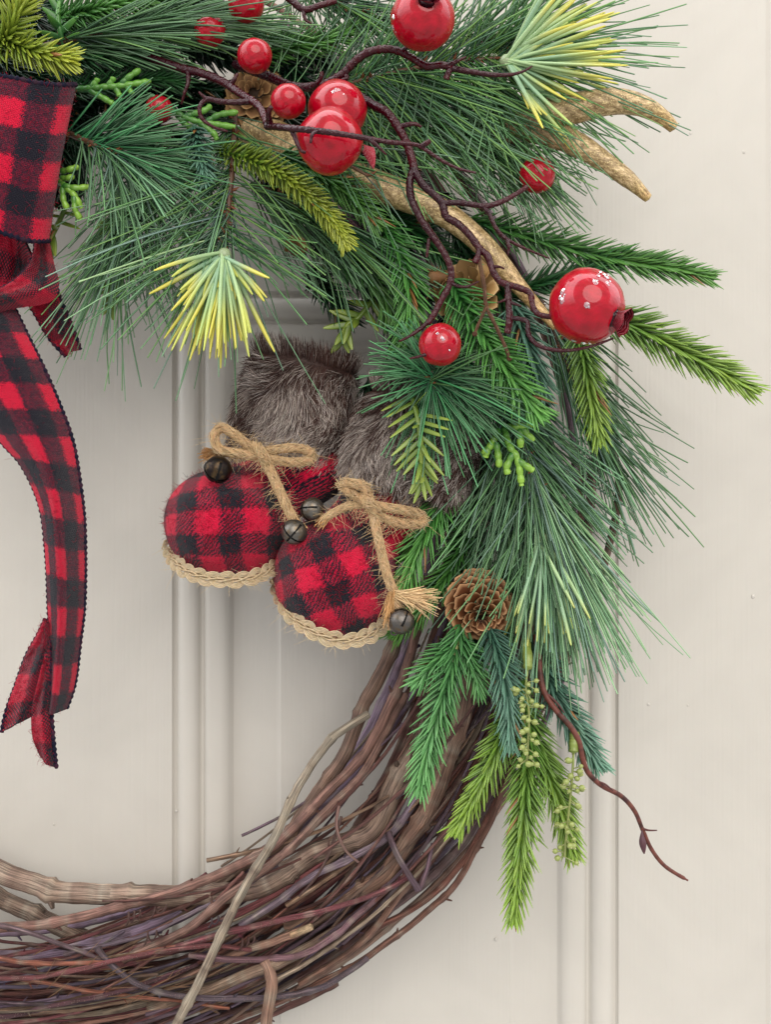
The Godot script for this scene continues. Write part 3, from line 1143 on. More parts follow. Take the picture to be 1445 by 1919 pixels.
# ---------------------------------------------------------------- the door
func door() -> void:
	var t := thing("door", "greige painted panel door with a moulded frame behind the wreath", "door", P(722, 2300, -250))
	var z := -250.0
	# distance in from the moulding's outer edge, height
	var prof := spots("0,0 2,-7 5,-11 9,-9 16,0 26,5 38,5 46,0 51,-8 54,-15 57,-16 60,-13 63,-4 72,-1 92,0 102,-4 108,-11 112,-20 116,-22 150,-18 194,-9 202,-8 204,-5")
	var x0 := 322.0
	var x1 := 1160.0
	var y0 := 545.0
	var y1 := 2420.0
	var loops := []
	for q in prof:
		# the door is flat: scale about the picture's middle once, at the door's own depth
		loops.append([P(x0 + q.x, y0 + q.x, z), P(x1 - q.x, y0 + q.x, z), P(x1 - q.x, y1 - q.x, z), P(x0 + q.x, y1 - q.x, z), q.y * S * 0.78])
	var b := Build.new()
	for k in loops.size() - 1:
		for c in 4:
			var e := (c + 1) % 4
			var pa: Vector3 = loops[k][c] + Vector3(0, 0, loops[k][4])
			var pb: Vector3 = loops[k][e] + Vector3(0, 0, loops[k][4])
			var pc: Vector3 = loops[k + 1][c] + Vector3(0, 0, loops[k + 1][4])
			var pd: Vector3 = loops[k + 1][e] + Vector3(0, 0, loops[k + 1][4])
			var first := b.v.size()
			var n0 := (pb - pa).cross(pc - pa).normalized()
			if n0.z < 0:
				n0 = -n0
			for q in [pa, pb, pc, pd]:
				b.put(q, n0, Color.WHITE, Vector2(q.x, q.y))
			b.i.append_array([first, first + 1, first + 2, first + 1, first + 3, first + 2])
			b.woven = true
	# soften the moulding: average normals of neighbouring bands on the same side
	for k in loops.size() - 2:
		for c in 4:
			var a := (k * 4 + c) * 4
			var d := ((k + 1) * 4 + c) * 4
			var m := (b.n[a + 2] + b.n[d]).normalized()
			if b.n[a + 2].dot(b.n[d]) > 0.55:
				b.n[a + 2] = m
				b.n[a + 3] = m
				b.n[d] = m
				b.n[d + 1] = m
	part("moulding", b, mats["door paint"], t)
	var last: Array = loops[-1]
	var lift := Vector3(0, 0, last[4])
	part("panel", slab(last[0] + lift, last[2] + lift), mats["door paint"], t)
	part("stile", slab(P(-700, -1000, z), P(x0, 2900, z)), mats["door paint"], t)
	part("stile", slab(P(x1, -1000, z), P(1436, 2900, z)), mats["door paint"], t)
	part("rail", slab(P(x0, -1000, z), P(x1, y0, z)), mats["door paint"], t)
	part("rail", slab(P(x0, y1, z), P(x1, 2900, z)), mats["door paint"], t)
	# a few knocks and runs in the paint
	var nb := Build.new()
	for q in spots("1412,1118,5 1216,1320,4 1290,1322,3 1395,285,4 1295,250,3 1115,1450,3 100,1545,3 330,1520,3 270,1690,3 930,1760,4 700,1590,2"):
		nb.ball(P(q.x, q.y, z), q.z * S, Color.WHITE, 5, 8, Vector3(0.8, 1.0, 0.35))
	part("paint_blemish", nb, mats["door paint"], t)
	var jamb := thing("door_frame", "greige painted door frame along the door's outer edge", "door frame", P(1445, 2300, z))
	part("jamb", slab(P(1430, -1000, z - 7), P(2100, 2900, z - 7)), mats["door paint"], jamb)

func slab(a: Vector3, c: Vector3) -> Mesh:
	# a board 4 cm thick whose face is at a.z
	var m := BoxMesh.new()
	m.size = Vector3(absf(c.x - a.x), absf(c.y - a.y), 0.04)
	var st := SurfaceTool.new()
	st.append_from(m, 0, Transform3D(Basis(), Vector3((a.x + c.x) / 2, (a.y + c.y) / 2, a.z - 0.02)))
	return st.commit()


func _ready() -> void:
	rng.seed = 2024
	var cam := Camera3D.new()
	cam.name = "camera"
	cam.fov = rad_to_deg(2.0 * atan(959.5 * S / D))
	cam.near = 0.02
	cam.far = 60.0
	cam.position = Vector3(0, 0, D)
	add_child(cam)
	cam.make_current()
	var we := WorldEnvironment.new()
	we.name = "surroundings"
	var env := Environment.new()
	var sm := ProceduralSkyMaterial.new()
	sm.sky_top_color = Color(1.45, 1.46, 1.48)
	sm.sky_horizon_color = Color(0.64, 0.645, 0.65)
	sm.sky_curve = 0.3
	sm.ground_horizon_color = Color(0.64, 0.64, 0.64)
	sm.ground_bottom_color = Color(0.62, 0.62, 0.62)
	sm.sun_angle_max = 1.0
	var sky := Sky.new()
	sky.sky_material = sm
	env.background_mode = Environment.BG_SKY
	env.sky = sky
	env.tonemap_mode = Environment.TONE_MAPPER_LINEAR
	env.tonemap_exposure = 2.02
	env.sdfgi_enabled = true
	env.ssao_enabled = true
	env.ssil_enabled = true
	we.environment = env
	add_child(we)
	var sun := DirectionalLight3D.new()
	sun.name = "overcast_sun"
	sun.light_energy = 0.4
	sun.light_color = Color(1.0, 0.98, 0.955)
	sun.light_angular_distance = 55.0
	sun.shadow_enabled = true
	sun.look_at_from_position(Vector3(0.2, 0.6, 1.0), Vector3.ZERO)
	add_child(sun)

	make_materials()
	door()
	wreath()
	greens()
	ornaments()
	bow()
	boots()


# ---------------------------------------------------------------- the wreath's own lists
func wreath() -> void:
	rng.seed = 5
	var t := thing("grapevine_wreath", "round wreath of woven brown and purple grapevines hanging on the door", "wreath", P(0, 950, -240))
	vine(t, path("-420,1420,-120 -280,1510,-115 -150,1570,-110 -60,1600,-105 0,1634,-70 60,1655,-65 120,1672,-60 240,1677,-60 350,1677,-62 483,1665,-70 591,1599,-72 666,1574,-66 707,1545,-62 740,1470,-66 774,1410,-80 820,1300,-130 870,1180,-140 900,1050,-150"), 21, 20, "7d6a5e", {"pale": 0.12})
	vine(t, path("-420,1640,-70 -280,1710,-60 -150,1745,-55 0,1739,-45 104,1728,-40 208,1703,-35 291,1683,-32 415,1637,-30 498,1595,-32 537,1565,-35 616,1482,-45 674,1424,-50 699,1383,-52 740,1304,-60 765,1241,-66 778,1190,-70 800,1080,-90"), 10, 9, "8a655c")
	vine(t, path("280,2040,25 332,1919,25 365,1853,28 407,1766,30 457,1666,30 507,1583,20 530,1530,10 550,1490,2 574,1449,-8 616,1390,-15 640,1370,-18 690,1338,-30"), 9.5, 8, "a89c8a", {"pale": 0.5})
	vine(t, path("340,1700,-90 450,1623,-85 533,1573,-75 574,1515,-70 616,1457,-70 649,1407,-72 682,1320,-78 707,1275,-80 745,1190,-85 775,1090,-95"), 12, 14, "7f6456")
	vine(t, path("540,1745,-80 600,1715,-70 674,1669,-50 724,1636,-40 765,1573,-36 799,1523,-35 836,1428,-40 865,1345,-50 877,1283,-60 890,1200,-70 900,1080,-90"), 16, 19, "7d5f50")
	vine(t, path("380,1935,-60 450,1906,-60 533,1873,-58 616,1835,-55 682,1798,-55 740,1756,-55 799,1710,-58 848,1665,-62 882,1611,-66 919,1540,-70 948,1470,-76 985,1380,-85 1030,1270,-90 1060,1180,-95"), 6, 6.5, "8a5f52")
	vine(t, path("690,1745,-70 760,1712,-68 824,1665,-66 865,1619,-68 898,1565,-72 936,1490,-78 975,1400,-88"), 6, 6, "86544a")
	vine(t, path("560,1790,-110 700,1720,-100 800,1650,-95 860,1590,-90 890,1549,-90 927,1482,-92 944,1432,-95 965,1350,-100 985,1250,-110"), 9, 10, "6a565c")
	vine(t, path("560,1845,-45 637,1798,-42 682,1760,-40 740,1690,-38 790,1623,-38 832,1560,-45 870,1490,-60"), 7, 7, "8a6658")
	vine(t, path("330,1775,5 436,1745,8 533,1723,8 600,1710,8 650,1695,5 699,1677,0 735,1660,-5 768,1642,-14"), 6.5, 5, "703040", {"pores": 1})
	vine(t, path("-80,1836,0 0,1834,2 83,1830,6 208,1801,12 311,1782,16 394,1772,14 470,1780,5"), 5, 4.5, "7d3f48", {"pores": 1})
	vine(t, path("-60,1785,-6 0,1795,-2 62,1805,0 187,1803,4 249,1790,4 353,1768,0 420,1760,-12"), 5, 3.5, "9a5a48")
	vine(t, path("183,1778,-2 200,1800,0 232,1828,6 270,1849,8 353,1869,10 498,1869,5 600,1852,-10 690,1795,-30"), 6, 6, "706474", {"pores": 1})
	vine(t, path("20,1832,-10 62,1838,-5 166,1857,-2 266,1869,0 345,1878,0 430,1890,-10"), 4.2, 3.5, "a0604c")
	vine(t, path("353,1790,-5 436,1799,2 519,1795,8 574,1785,10 632,1752,8 660,1725,0 699,1690,-18 740,1640,-40"), 6.5, 6, "7a5866", {"pores": 1})
	vine(t, path("330,1840,-30 436,1790,-8 519,1762,0 581,1737,6"), 7.5, 8, "8d6b5c")
	var pb := Build.new()
	pb.tube(path("545,1752,6 565,1745,9 585,1736,10", 6), fill(13, 7.2 * S), 7, paint(13, hue("b89878"), hue("d6bd9c"), 0.12))
	part("peeled_end", pb, mats["bark"], t)
	vine(t, path("495,1990,30 500,1915,28 510,1853,20 506,1825,12 496,1800,6"), 11, 12, "92705f", {"pale": 0.05})
	vine(t, path("640,1740,-20 560,1785,-10 498,1812,6 440,1836,-5 374,1861,-20 280,1890,-40"), 10, 12, "87705f")
	vine(t, path("-300,1560,-160 -180,1590,-155 -60,1640,-150 0,1683,-140 62,1712,-130 137,1749,-125 260,1810,-130"), 18, 17, "7a675a", {"pale": 0.08})
	vine(t, path("120,1790,-30 166,1778,-20 270,1753,-10 374,1703,-14 440,1672,-25 520,1620,-45"), 4.2, 4, "75687a")
	vine(t, path("230,1800,-30 274,1778,-18 353,1741,-6 415,1687,-2 457,1658,-5 541,1592,-20 624,1507,-32 674,1457,-40 716,1387,-55 760,1300,-70"), 8.5, 8, "86655c")
	vine(t, path("0,1735,-30 42,1745,-20 104,1766,-12 158,1786,-8 210,1810,-10"), 5, 4, "74606c")
	vine(t, path("450,1735,-35 520,1690,-28 590,1640,-24 660,1606,-24 735,1560,-34 790,1480,-50 840,1390,-70"), 7, 8, "6f6274")
	vine(t, path("-60,1880,-10 0,1905,0 83,1888,6 200,1864,10 290,1838,4 370,1806,-10"), 5.5, 4, "6b3f50", {"pores": 1})
	vine(t, path("728,1560,-20 745,1600,10 768,1640,20 784,1668,18"), 6, 6, "6a5468")
	vine(t, path("784,1668,18 800,1630,0 812,1580,-20"), 5, 4, "6a5064")
	vine(t, path("636,1510,-10 630,1550,0 645,1590,8 672,1616,12"), 3.4, 2.4, "8a6a66")
	vine(t, path("640,1530,-15 620,1590,0 595,1640,8 560,1680,0"), 3.2, 2.4, "80605c")
	vine(t, path("1130,770,-70 1152,850,-60 1160,920,-65 1148,1000,-75 1120,1100,-85 1070,1215,-85 1035,1285,-80 1000,1350,-80"), 7, 8, "6a4c42")
	vine(t, path("1110,860,-120 1105,980,-110 1085,1090,-110 1050,1200,-105 1010,1320,-100 960,1430,-90"), 9, 10, "5e463e")
	vine(t, path("880,1225,-40 905,1260,-30 920,1300,-40 925,1360,-55"), 4, 3, "5a3c3a")
	# the rest of the twist, laid ring upon ring
	var tones := ["94786a", "8e6458", "8f5c58", "7a6478", "82708c", "8a4a54", "a5866f", "744a48", "6c586c", "9c6256", "ab9a86", "7c3e48", "6e6480"]
	for j in 32:
		var r := rng.randf_range(815, 1070)
		var a1 := rng.randf_range(118, 146)
		var a0 := rng.randf_range(-85, 30) if rng.randf() < 0.75 or j < 4 else rng.randf_range(40, 62)
		var thick := rng.randf_range(3.6, 8.5) if j > 3 else rng.randf_range(11, 16)
		if thick > 10:
			r = rng.randf_range(760, 1000)
		vine(t, ring_path(a1, a0, r, rng.randf_range(10, 34), rng.randf_range(-200, -80 if thick > 8 else -55), rng.randf_range(5, 24)), thick, thick * rng.randf_range(0.6, 0.95), tones[rng.randi() % tones.size()], {"pale": rng.randf_range(-0.1, 0.2)})
	for j in 96:
		# thin shoots that cross the lay
		var a1 := rng.randf_range(40, 112)
		vine(t, ring_path(a1, a1 - rng.randf_range(22, 60), rng.randf_range(830, 1060), rng.randf_range(12, 36), rng.randf_range(-130, -8), rng.randf_range(8, 26)), rng.randf_range(2.2, 4.8), rng.randf_range(1.6, 3.2), tones[rng.randi() % tones.size()])
	for q in spots("235,1722,12 280,1712,9 448,1770,10 268,1760,12 390,1730,8"):
		tendril(t, q.x, q.y, 20, q.z, rng.randf_range(1.6, 3.2), ["6a5a62", "7a5a54", "8a7068"][rng.randi() % 3])
	# splintered ends
	var sp := Build.new()
	for j in 46:
		var q := P(rng.randf_range(60, 420), rng.randf_range(1780, 1890), rng.randf_range(0, 22))
		var d := Vector3(rng.randf_range(0.3, 1), rng.randf_range(-0.1, 0.6), rng.randf_range(-0.1, 0.3)).normalized()
		sp.needle(q, d, rng.randf_range(20, 75) * S, rng.randf_range(0.9, 2.4) * S, Vector3(rng.randf_range(-0.2, 0.2), rng.randf_range(-0.2, 0.2), 0), hue("a87a58"), vary(hue("c2a07c"), 0.2), 4, 4, 0.5, 0.8, Vector3(0, 0, 1))
	part("splinters", sp, mats["bark"], t, true)


func greens() -> void:
	rng.seed = 77
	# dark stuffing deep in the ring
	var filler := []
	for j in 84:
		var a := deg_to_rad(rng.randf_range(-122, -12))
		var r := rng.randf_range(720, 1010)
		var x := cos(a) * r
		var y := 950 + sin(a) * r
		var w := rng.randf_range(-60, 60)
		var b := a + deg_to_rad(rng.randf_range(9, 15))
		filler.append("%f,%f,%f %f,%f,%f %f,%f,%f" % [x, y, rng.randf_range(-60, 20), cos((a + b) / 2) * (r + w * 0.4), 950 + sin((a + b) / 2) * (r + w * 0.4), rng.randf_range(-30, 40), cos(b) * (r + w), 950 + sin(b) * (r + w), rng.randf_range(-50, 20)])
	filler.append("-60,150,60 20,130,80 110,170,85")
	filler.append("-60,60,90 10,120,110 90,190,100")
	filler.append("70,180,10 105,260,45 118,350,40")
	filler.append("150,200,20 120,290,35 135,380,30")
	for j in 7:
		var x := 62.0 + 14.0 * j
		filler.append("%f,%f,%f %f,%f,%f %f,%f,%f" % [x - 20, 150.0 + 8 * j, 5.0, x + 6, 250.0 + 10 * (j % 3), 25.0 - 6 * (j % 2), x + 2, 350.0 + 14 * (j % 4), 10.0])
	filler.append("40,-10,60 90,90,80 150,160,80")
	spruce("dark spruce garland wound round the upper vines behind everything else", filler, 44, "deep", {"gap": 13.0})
	var low := []
	for j in 12:
		var a := deg_to_rad(rng.randf_range(-14, 8))
		var r := rng.randf_range(800, 1030)
		var b := a + deg_to_rad(rng.randf_range(9, 13))
		low.append("%f,%f,%f %f,%f,%f" % [cos(a) * r, 950 + sin(a) * r, rng.randf_range(-60, 10), cos(b) * (r - 30), 950 + sin(b) * (r - 30), rng.randf_range(-40, 10)])
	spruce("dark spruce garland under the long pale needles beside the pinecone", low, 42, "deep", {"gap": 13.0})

	var dense := {"gap": 9.0, "fat": 5.0, "lean": 60.0, "rows": [-100, 100, -66, 66, -33, 33, 0, 140, -140]}
	spruce("fat yellow-green spruce tip lying just above the plaid bow", ["-30,52,170 20,80,200 70,98,210 112,108,208 140,113,200"], 40, "yellow", dense)
	spruce("yellow-green spruce tip pointing up at the top corner above the bow", ["-20,100,170 12,70,200 30,30,205 48,-15,200 60,-60,190"], 44, "yellow", dense)
	spruce("curly bright green spruce sprig along the top edge above the dark needles", ["90,40,110 160,22,125 240,4,125 330,-16,120"], 40, "mid", dense)
	spruce("dark green spruce sprig in shade to the side of the yellow spruce tip", ["120,112,90 180,104,105 240,98,105 290,112,95"], 40, "dark", {"fat": 4.4})
	spruce("dark spruce sprig pointing at the small shaded berry", ["130,175,70 200,160,90 290,148,90 340,160,80"], 34, "dark", {"fat": 4.2})
	spruce("short green spruce tip hanging under the curled burgundy twig", ["364,236,150 372,280,165 380,318,165 386,352,158"], 30, "teal", dense)
	spruce("long yellow-green spruce sprig arching below the two large berries", ["405,282,120 470,300,165 535,332,180 590,378,182 632,425,175 650,462,165"], 32, "yellow", dense)
	spruce("dark green spruce sprig tucked behind the arching yellow-green one", ["520,290,100 590,322,125 655,365,130 715,430,118"], 40, "mid", {})
	spruce("green spruce sprig hanging straight down beside the burgundy twig fork", ["705,405,80 748,470,110 768,540,125 766,600,125 748,655,112"], 44, "bright", {"gap": 12.0, "fat": 4.0})
	spruce("dark spruce sprig behind the fine needles above the fur cuffs", ["620,480,40 670,500,60 715,545,65 730,610,60"], 40, "mid", {"gap": 12.0})
	spruce("large bright green spruce sprig under the thin brown twig", ["842,520,120 880,590,150 925,655,170 970,722,175 1026,795,170"], 56, "bright", {"gap": 13.0, "fat": 4.8, "lean": 52.0})
	spruce("blue-green spruce sprig hanging behind the largest berry's curved stem", ["955,560,110 985,630,130 1006,695,132 1020,748,126"], 42, "teal", {})
	spruce("long dark spruce sprig reaching out past the largest berry to the door", ["870,410,55 970,438,80 1075,468,95 1175,490,100 1255,502,100 1338,520,95"], 40, "mid", {"fat": 4.0})
	spruce("dark spruce sprig crossing just above the largest berry", ["930,560,60 1020,530,85 1110,503,95 1185,478,92"], 34, "dark", {"fat": 4.0})
	spruce("long lime-green spruce sprig pointing furthest out over the bare door", ["1095,580,100 1175,606,120 1260,648,126 1340,690,120 1424,737,110"], 46, "lime", {"fat": 4.2})
	spruce("lime-green spruce sprig hanging straight down below the largest berry", ["1080,600,120 1096,675,150 1110,750,152 1128,836,140"], 38, "lime", {"fat": 4.2})
	spruce("green spruce sprig hanging down close beside the front slipper", ["855,870,60 822,950,90 782,1030,100 752,1105,90"], 44, "bright", {"gap": 12.0, "fat": 4.3})
	spruce("spruce sprig half hidden between the low bell and the pinecone", ["890,970,20 850,1060,50 795,1130,60 735,1195,45"], 40, "mid", {"gap": 11.0})
	spruce("three-tipped green spruce branch with a tan stem below the pinecone", ["868,1160,110 846,1250,135 818,1345,142 798,1420,138 785,1490,128", "860,1200,115 820,1238,128 768,1290,120", "860,1195,110 884,1242,122 906,1314,112"], 40, "fresh", {"gap": 11.0, "fat": 4.3, "tan": 0.25})
	spruce("blue-green spruce sprig hanging right below the pinecone", ["915,1170,125 938,1240,155 952,1310,162 958,1416,150"], 37, "teal", {"gap": 8.5, "fat": 3.6})
	spruce("spruce sprig with a lime tip lying across the vines", ["985,1270,85 950,1360,115 905,1460,122 850,1566,112"], 38, "lime", {"gap": 10.0})
	spruce("longest hanging lime-green spruce sprig, lowest tip of the wreath", ["992,1370,95 986,1470,130 976,1590,136 962,1738,125"], 42, "lime", {"gap": 10.0})
	spruce("spruce sprig behind the lower of the two seed sprays", ["965,1270,75 1008,1400,95 1048,1500,102 1078,1614,96"], 40, "lime", {"gap": 10.0})
	spruce("blue-green spruce sprig hanging beside the wavy brown twig", ["995,1190,80 1038,1290,100 1084,1370,104 1130,1444,98"], 40, "teal", {"gap": 10.0})
	spruce("bright green spruce sprig behind the long needles at the top", ["450,115,40 530,88,62 620,74,66 700,30,60"], 36, "mid", {})
	spruce("dark spruce sprig beneath the tip of the long golden antler", ["850,440,30 900,500,55 950,570,65 985,640,60"], 44, "dark", {"fat": 4.0})
	spruce("dark spruce sprig in the gap between the pinecone and the pale needles", ["1015,960,10 975,1060,45 950,1150,60 935,1220,55"], 40, "dark", {})
	spruce("dark spruce sprig behind the burgundy fork and the golden antler", ["640,330,20 720,400,40 800,450,45 860,520,40"], 44, "dark", {"gap": 11.0})

	pine("dark long-needled pine twig sweeping out over the small berries at top", "60,92,100 140,72,125 230,55,130 310,46,125", [[150, -16, 10, 170, 280, "dark"], [90, -30, -8, 120, 220, "dark"], [30, 2, 20, 120, 220, "green"]])
	pine("tufted pine twig with blunt pale tips growing beside the plaid bow", "128,250,130 170,268,165 215,285,175 250,300,168", [[75, -48, -6, 110, 190, "emerald", 0, 0.6], [75, -8, 34, 110, 210, "emerald"], [85, 35, 105, 110, 210, "blue", 0.2, 1.0]], 2.3)
	pine("large long-needled pine twig spreading below the open-ended berry", "590,178,60 680,150,90 780,128,110 870,115,120 955,106,115", [[190, -75, -25, 140, 250, "green"], [260, 18, 62, 190, 320, "green"], [170, 8, 36, 260, 430, "green", 0, 0.45], [70, 60, 110, 120, 240, "dark"]])
	pine("pine twig of fine long needles hanging above the fur cuffs", "440,215,110 436,300,145 428,390,165 420,462,160", [[70, 125, 165, 160, 320, "green"], [60, 98, 132, 180, 290, "blue"], [12, 52, 92, 220, 330, "blue"], [60, 8, 46, 150, 250, "green"], [14, 160, 170, 260, 390, "pale", 0.4, 1.0], [40, 165, 200, 110, 200, "dark"]], 1.9)
	pine("pine twig of drooping needles between the bow and the yellow-tipped tuft", "320,250,80 275,330,100 240,400,110 215,470,100", [[110, 75, 130, 130, 290, "blue"], [80, 110, 150, 130, 250, "green"], [50, 40, 80, 130, 220, "dark"]], 1.9)
	pine("starburst pine twig of emerald needles under the round single berry", "815,655,120 812,690,160 808,720,175", [[90, 140, 250, 90, 150, "emerald"], [120, 50, 118, 120, 205, "emerald"], [90, 10, 60, 120, 230, "emerald"], [40, -60, 10, 90, 150, "dark"]], 2.2)
	pine("biggest pine twig whose blue-green needles cascade over the lower vines", "925,680,20 965,790,60 1005,900,95 1045,1000,100", [[170, 35, 72, 190, 290, "blue", 0, 0.7], [230, 66, 108, 200, 320, "blue", 0.1, 1.0], [90, 100, 136, 200, 310, "blue", 0.3, 1.0], [200, 50, 100, 240, 330, "pale", 0.45, 1.0], [90, 85, 120, 200, 320, "dark", 0.0, 0.6]], 2.0)
	pine("dark pine twig fanning over the door below the lime-green sprigs", "1010,560,10 1050,650,30 1085,740,45 1110,820,45", [[110, 32, 66, 170, 270, "dark"], [80, 50, 80, 160, 260, "blue"]], 2.0)
	pine("pine twig of straight needles behind the yellow-tipped tuft at the top edge", "880,70,80 930,95,110 965,108,115", [[80, -70, 0, 190, 330, "green"], [40, -12, 28, 240, 360, "blue"]], 2.0)
	pine("pine twig slanting down above the hanging green spruce sprig", "470,345,60 560,385,85 650,430,95", [[120, 18, 50, 170, 290, "green"], [60, 40, 72, 150, 250, "dark"]], 1.9)
	pine("pine twig along the top edge in front of the bright door", "540,-30,40 620,0,60 690,30,70", [[110, -10, 60, 140, 250, "green"], [50, 60, 130, 120, 200, "dark"]], 1.9)
	pine("short dark pine twig behind the three smallest berries", "300,40,60 380,50,80 440,40,80", [[70, -18, 14, 120, 210, "green"], [40, 150, 210, 110, 170, "dark"]], 1.9)
	pine("pine twig with needles reaching down past the forked antler", "830,200,50 900,240,80 960,280,90", [[110, 26, 56, 140, 230, "green"], [60, 45, 75, 130, 220, "dark"]], 1.9)

	pine("sparse pine twig whose few needles cross in front of the golden antler beam", "600,270,120 640,300,140 690,330,145", [[14, 2, 36, 140, 270, "green"], [8, 30, 70, 120, 220, "blue"]], 1.8, 4.0)
	tuft("yellow-tipped soft pine tuft hanging above the slippers", Vector3(420, 478, 190), [[30, 92, 128, 130, 205], [26, 66, 100, 140, 205], [6, 30, 66, 90, 160], [8, 128, 165, 80, 160], [10, 40, 140, 50, 100]], 0.6)
	tuft("yellow-tipped soft pine tuft fanning out above the forked antler", Vector3(950, 115, 170), [[30, -38, 22, 170, 245], [10, -66, -36, 150, 230], [14, 20, 78, 90, 210], [14, -45, 40, 90, 170]], 0.66, Vector3(1, -0.2, 0))
	tuft("pale pine tuft with yellow ends hanging beside the pinecone", Vector3(1015, 1010, 110), [[26, 72, 112, 150, 220], [10, 55, 75, 140, 190]], 0.78)

	olive("sparse olive fir sprig hanging in front of the dark fur cuff", "770,735,150 784,790,185 790,850,190 791,905,186", 26, 66, 4.6)
	olive("small olive fir tip against the dark door above the fur cuffs", "700,560,30 672,595,40 650,610,45 640,640,40", 12, 52, 7.0)
	olive("olive fir sprig drooping below the tufted pine twig near the bow", "205,400,50 218,450,70 224,510,72 205,570,66", 20, 52, 6.0)
	olive("little olive fir tip showing under the edge of the bow loop", "120,395,80 105,425,120 95,445,125 84,470,120", 11, 50, 6.5)
	olive("green fir twig standing up behind the yellow spruce tip", "120,92,110 112,60,130 108,30,130 112,0,125", 11, 44, 6.5, "mid")

	cedar("lime cedar frond peeking out between the bow and the pine twig", ["108,338,140 124,352,160 140,368,165 152,390,160", "118,348,160 140,352,165 168,350,160", "116,350,158 118,375,165 126,392,162", "138,366,165 140,392,166 150,410,160", "112,322,140 128,318,150 146,312,150", "112,334,140 126,334,150 138,330,150"], 5.5, "lime")
	cedar("dark cedar frond with a bright tip beside the shaded berry", ["130,168,110 180,164,125 230,160,130 282,152,128", "225,160,128 240,145,132 262,130,130", "170,165,122 180,152,126 182,148,126", "200,164,125 210,150,130 212,146,130", "165,168,120 190,182,125 212,195,122", "235,160,128 245,172,130 246,176,130", "215,162,126 222,176,128 224,180,128"], 5.6, "mid")
	cedar("cedar frond lying between the shaded berry and the curled twig", ["318,205,120 360,225,135 400,232,138 440,238,135", "345,218,130 380,208,138 395,198,138", "385,230,136 410,215,140 445,210,138", "370,228,135 400,250,140 405,262,138", "330,212,125 350,235,130 380,246,132"], 5.6, "mid")
	cedar("cedar frond with round lime tips hanging above the pale needles", ["945,800,120 955,835,150 970,860,160 978,910,155", "962,850,158 950,875,160 953,888,158", "970,862,160 985,872,162 1000,882,160", "935,805,130 920,835,145 905,850,145", "930,830,145 935,860,150 936,875,148", "950,800,130 975,800,150 998,796,150", "975,805,150 976,825,155 976,838,152", "980,802,150 990,815,155 1000,826,152", "915,838,145 912,850,148 910,856,146"], 6.2, "lime")


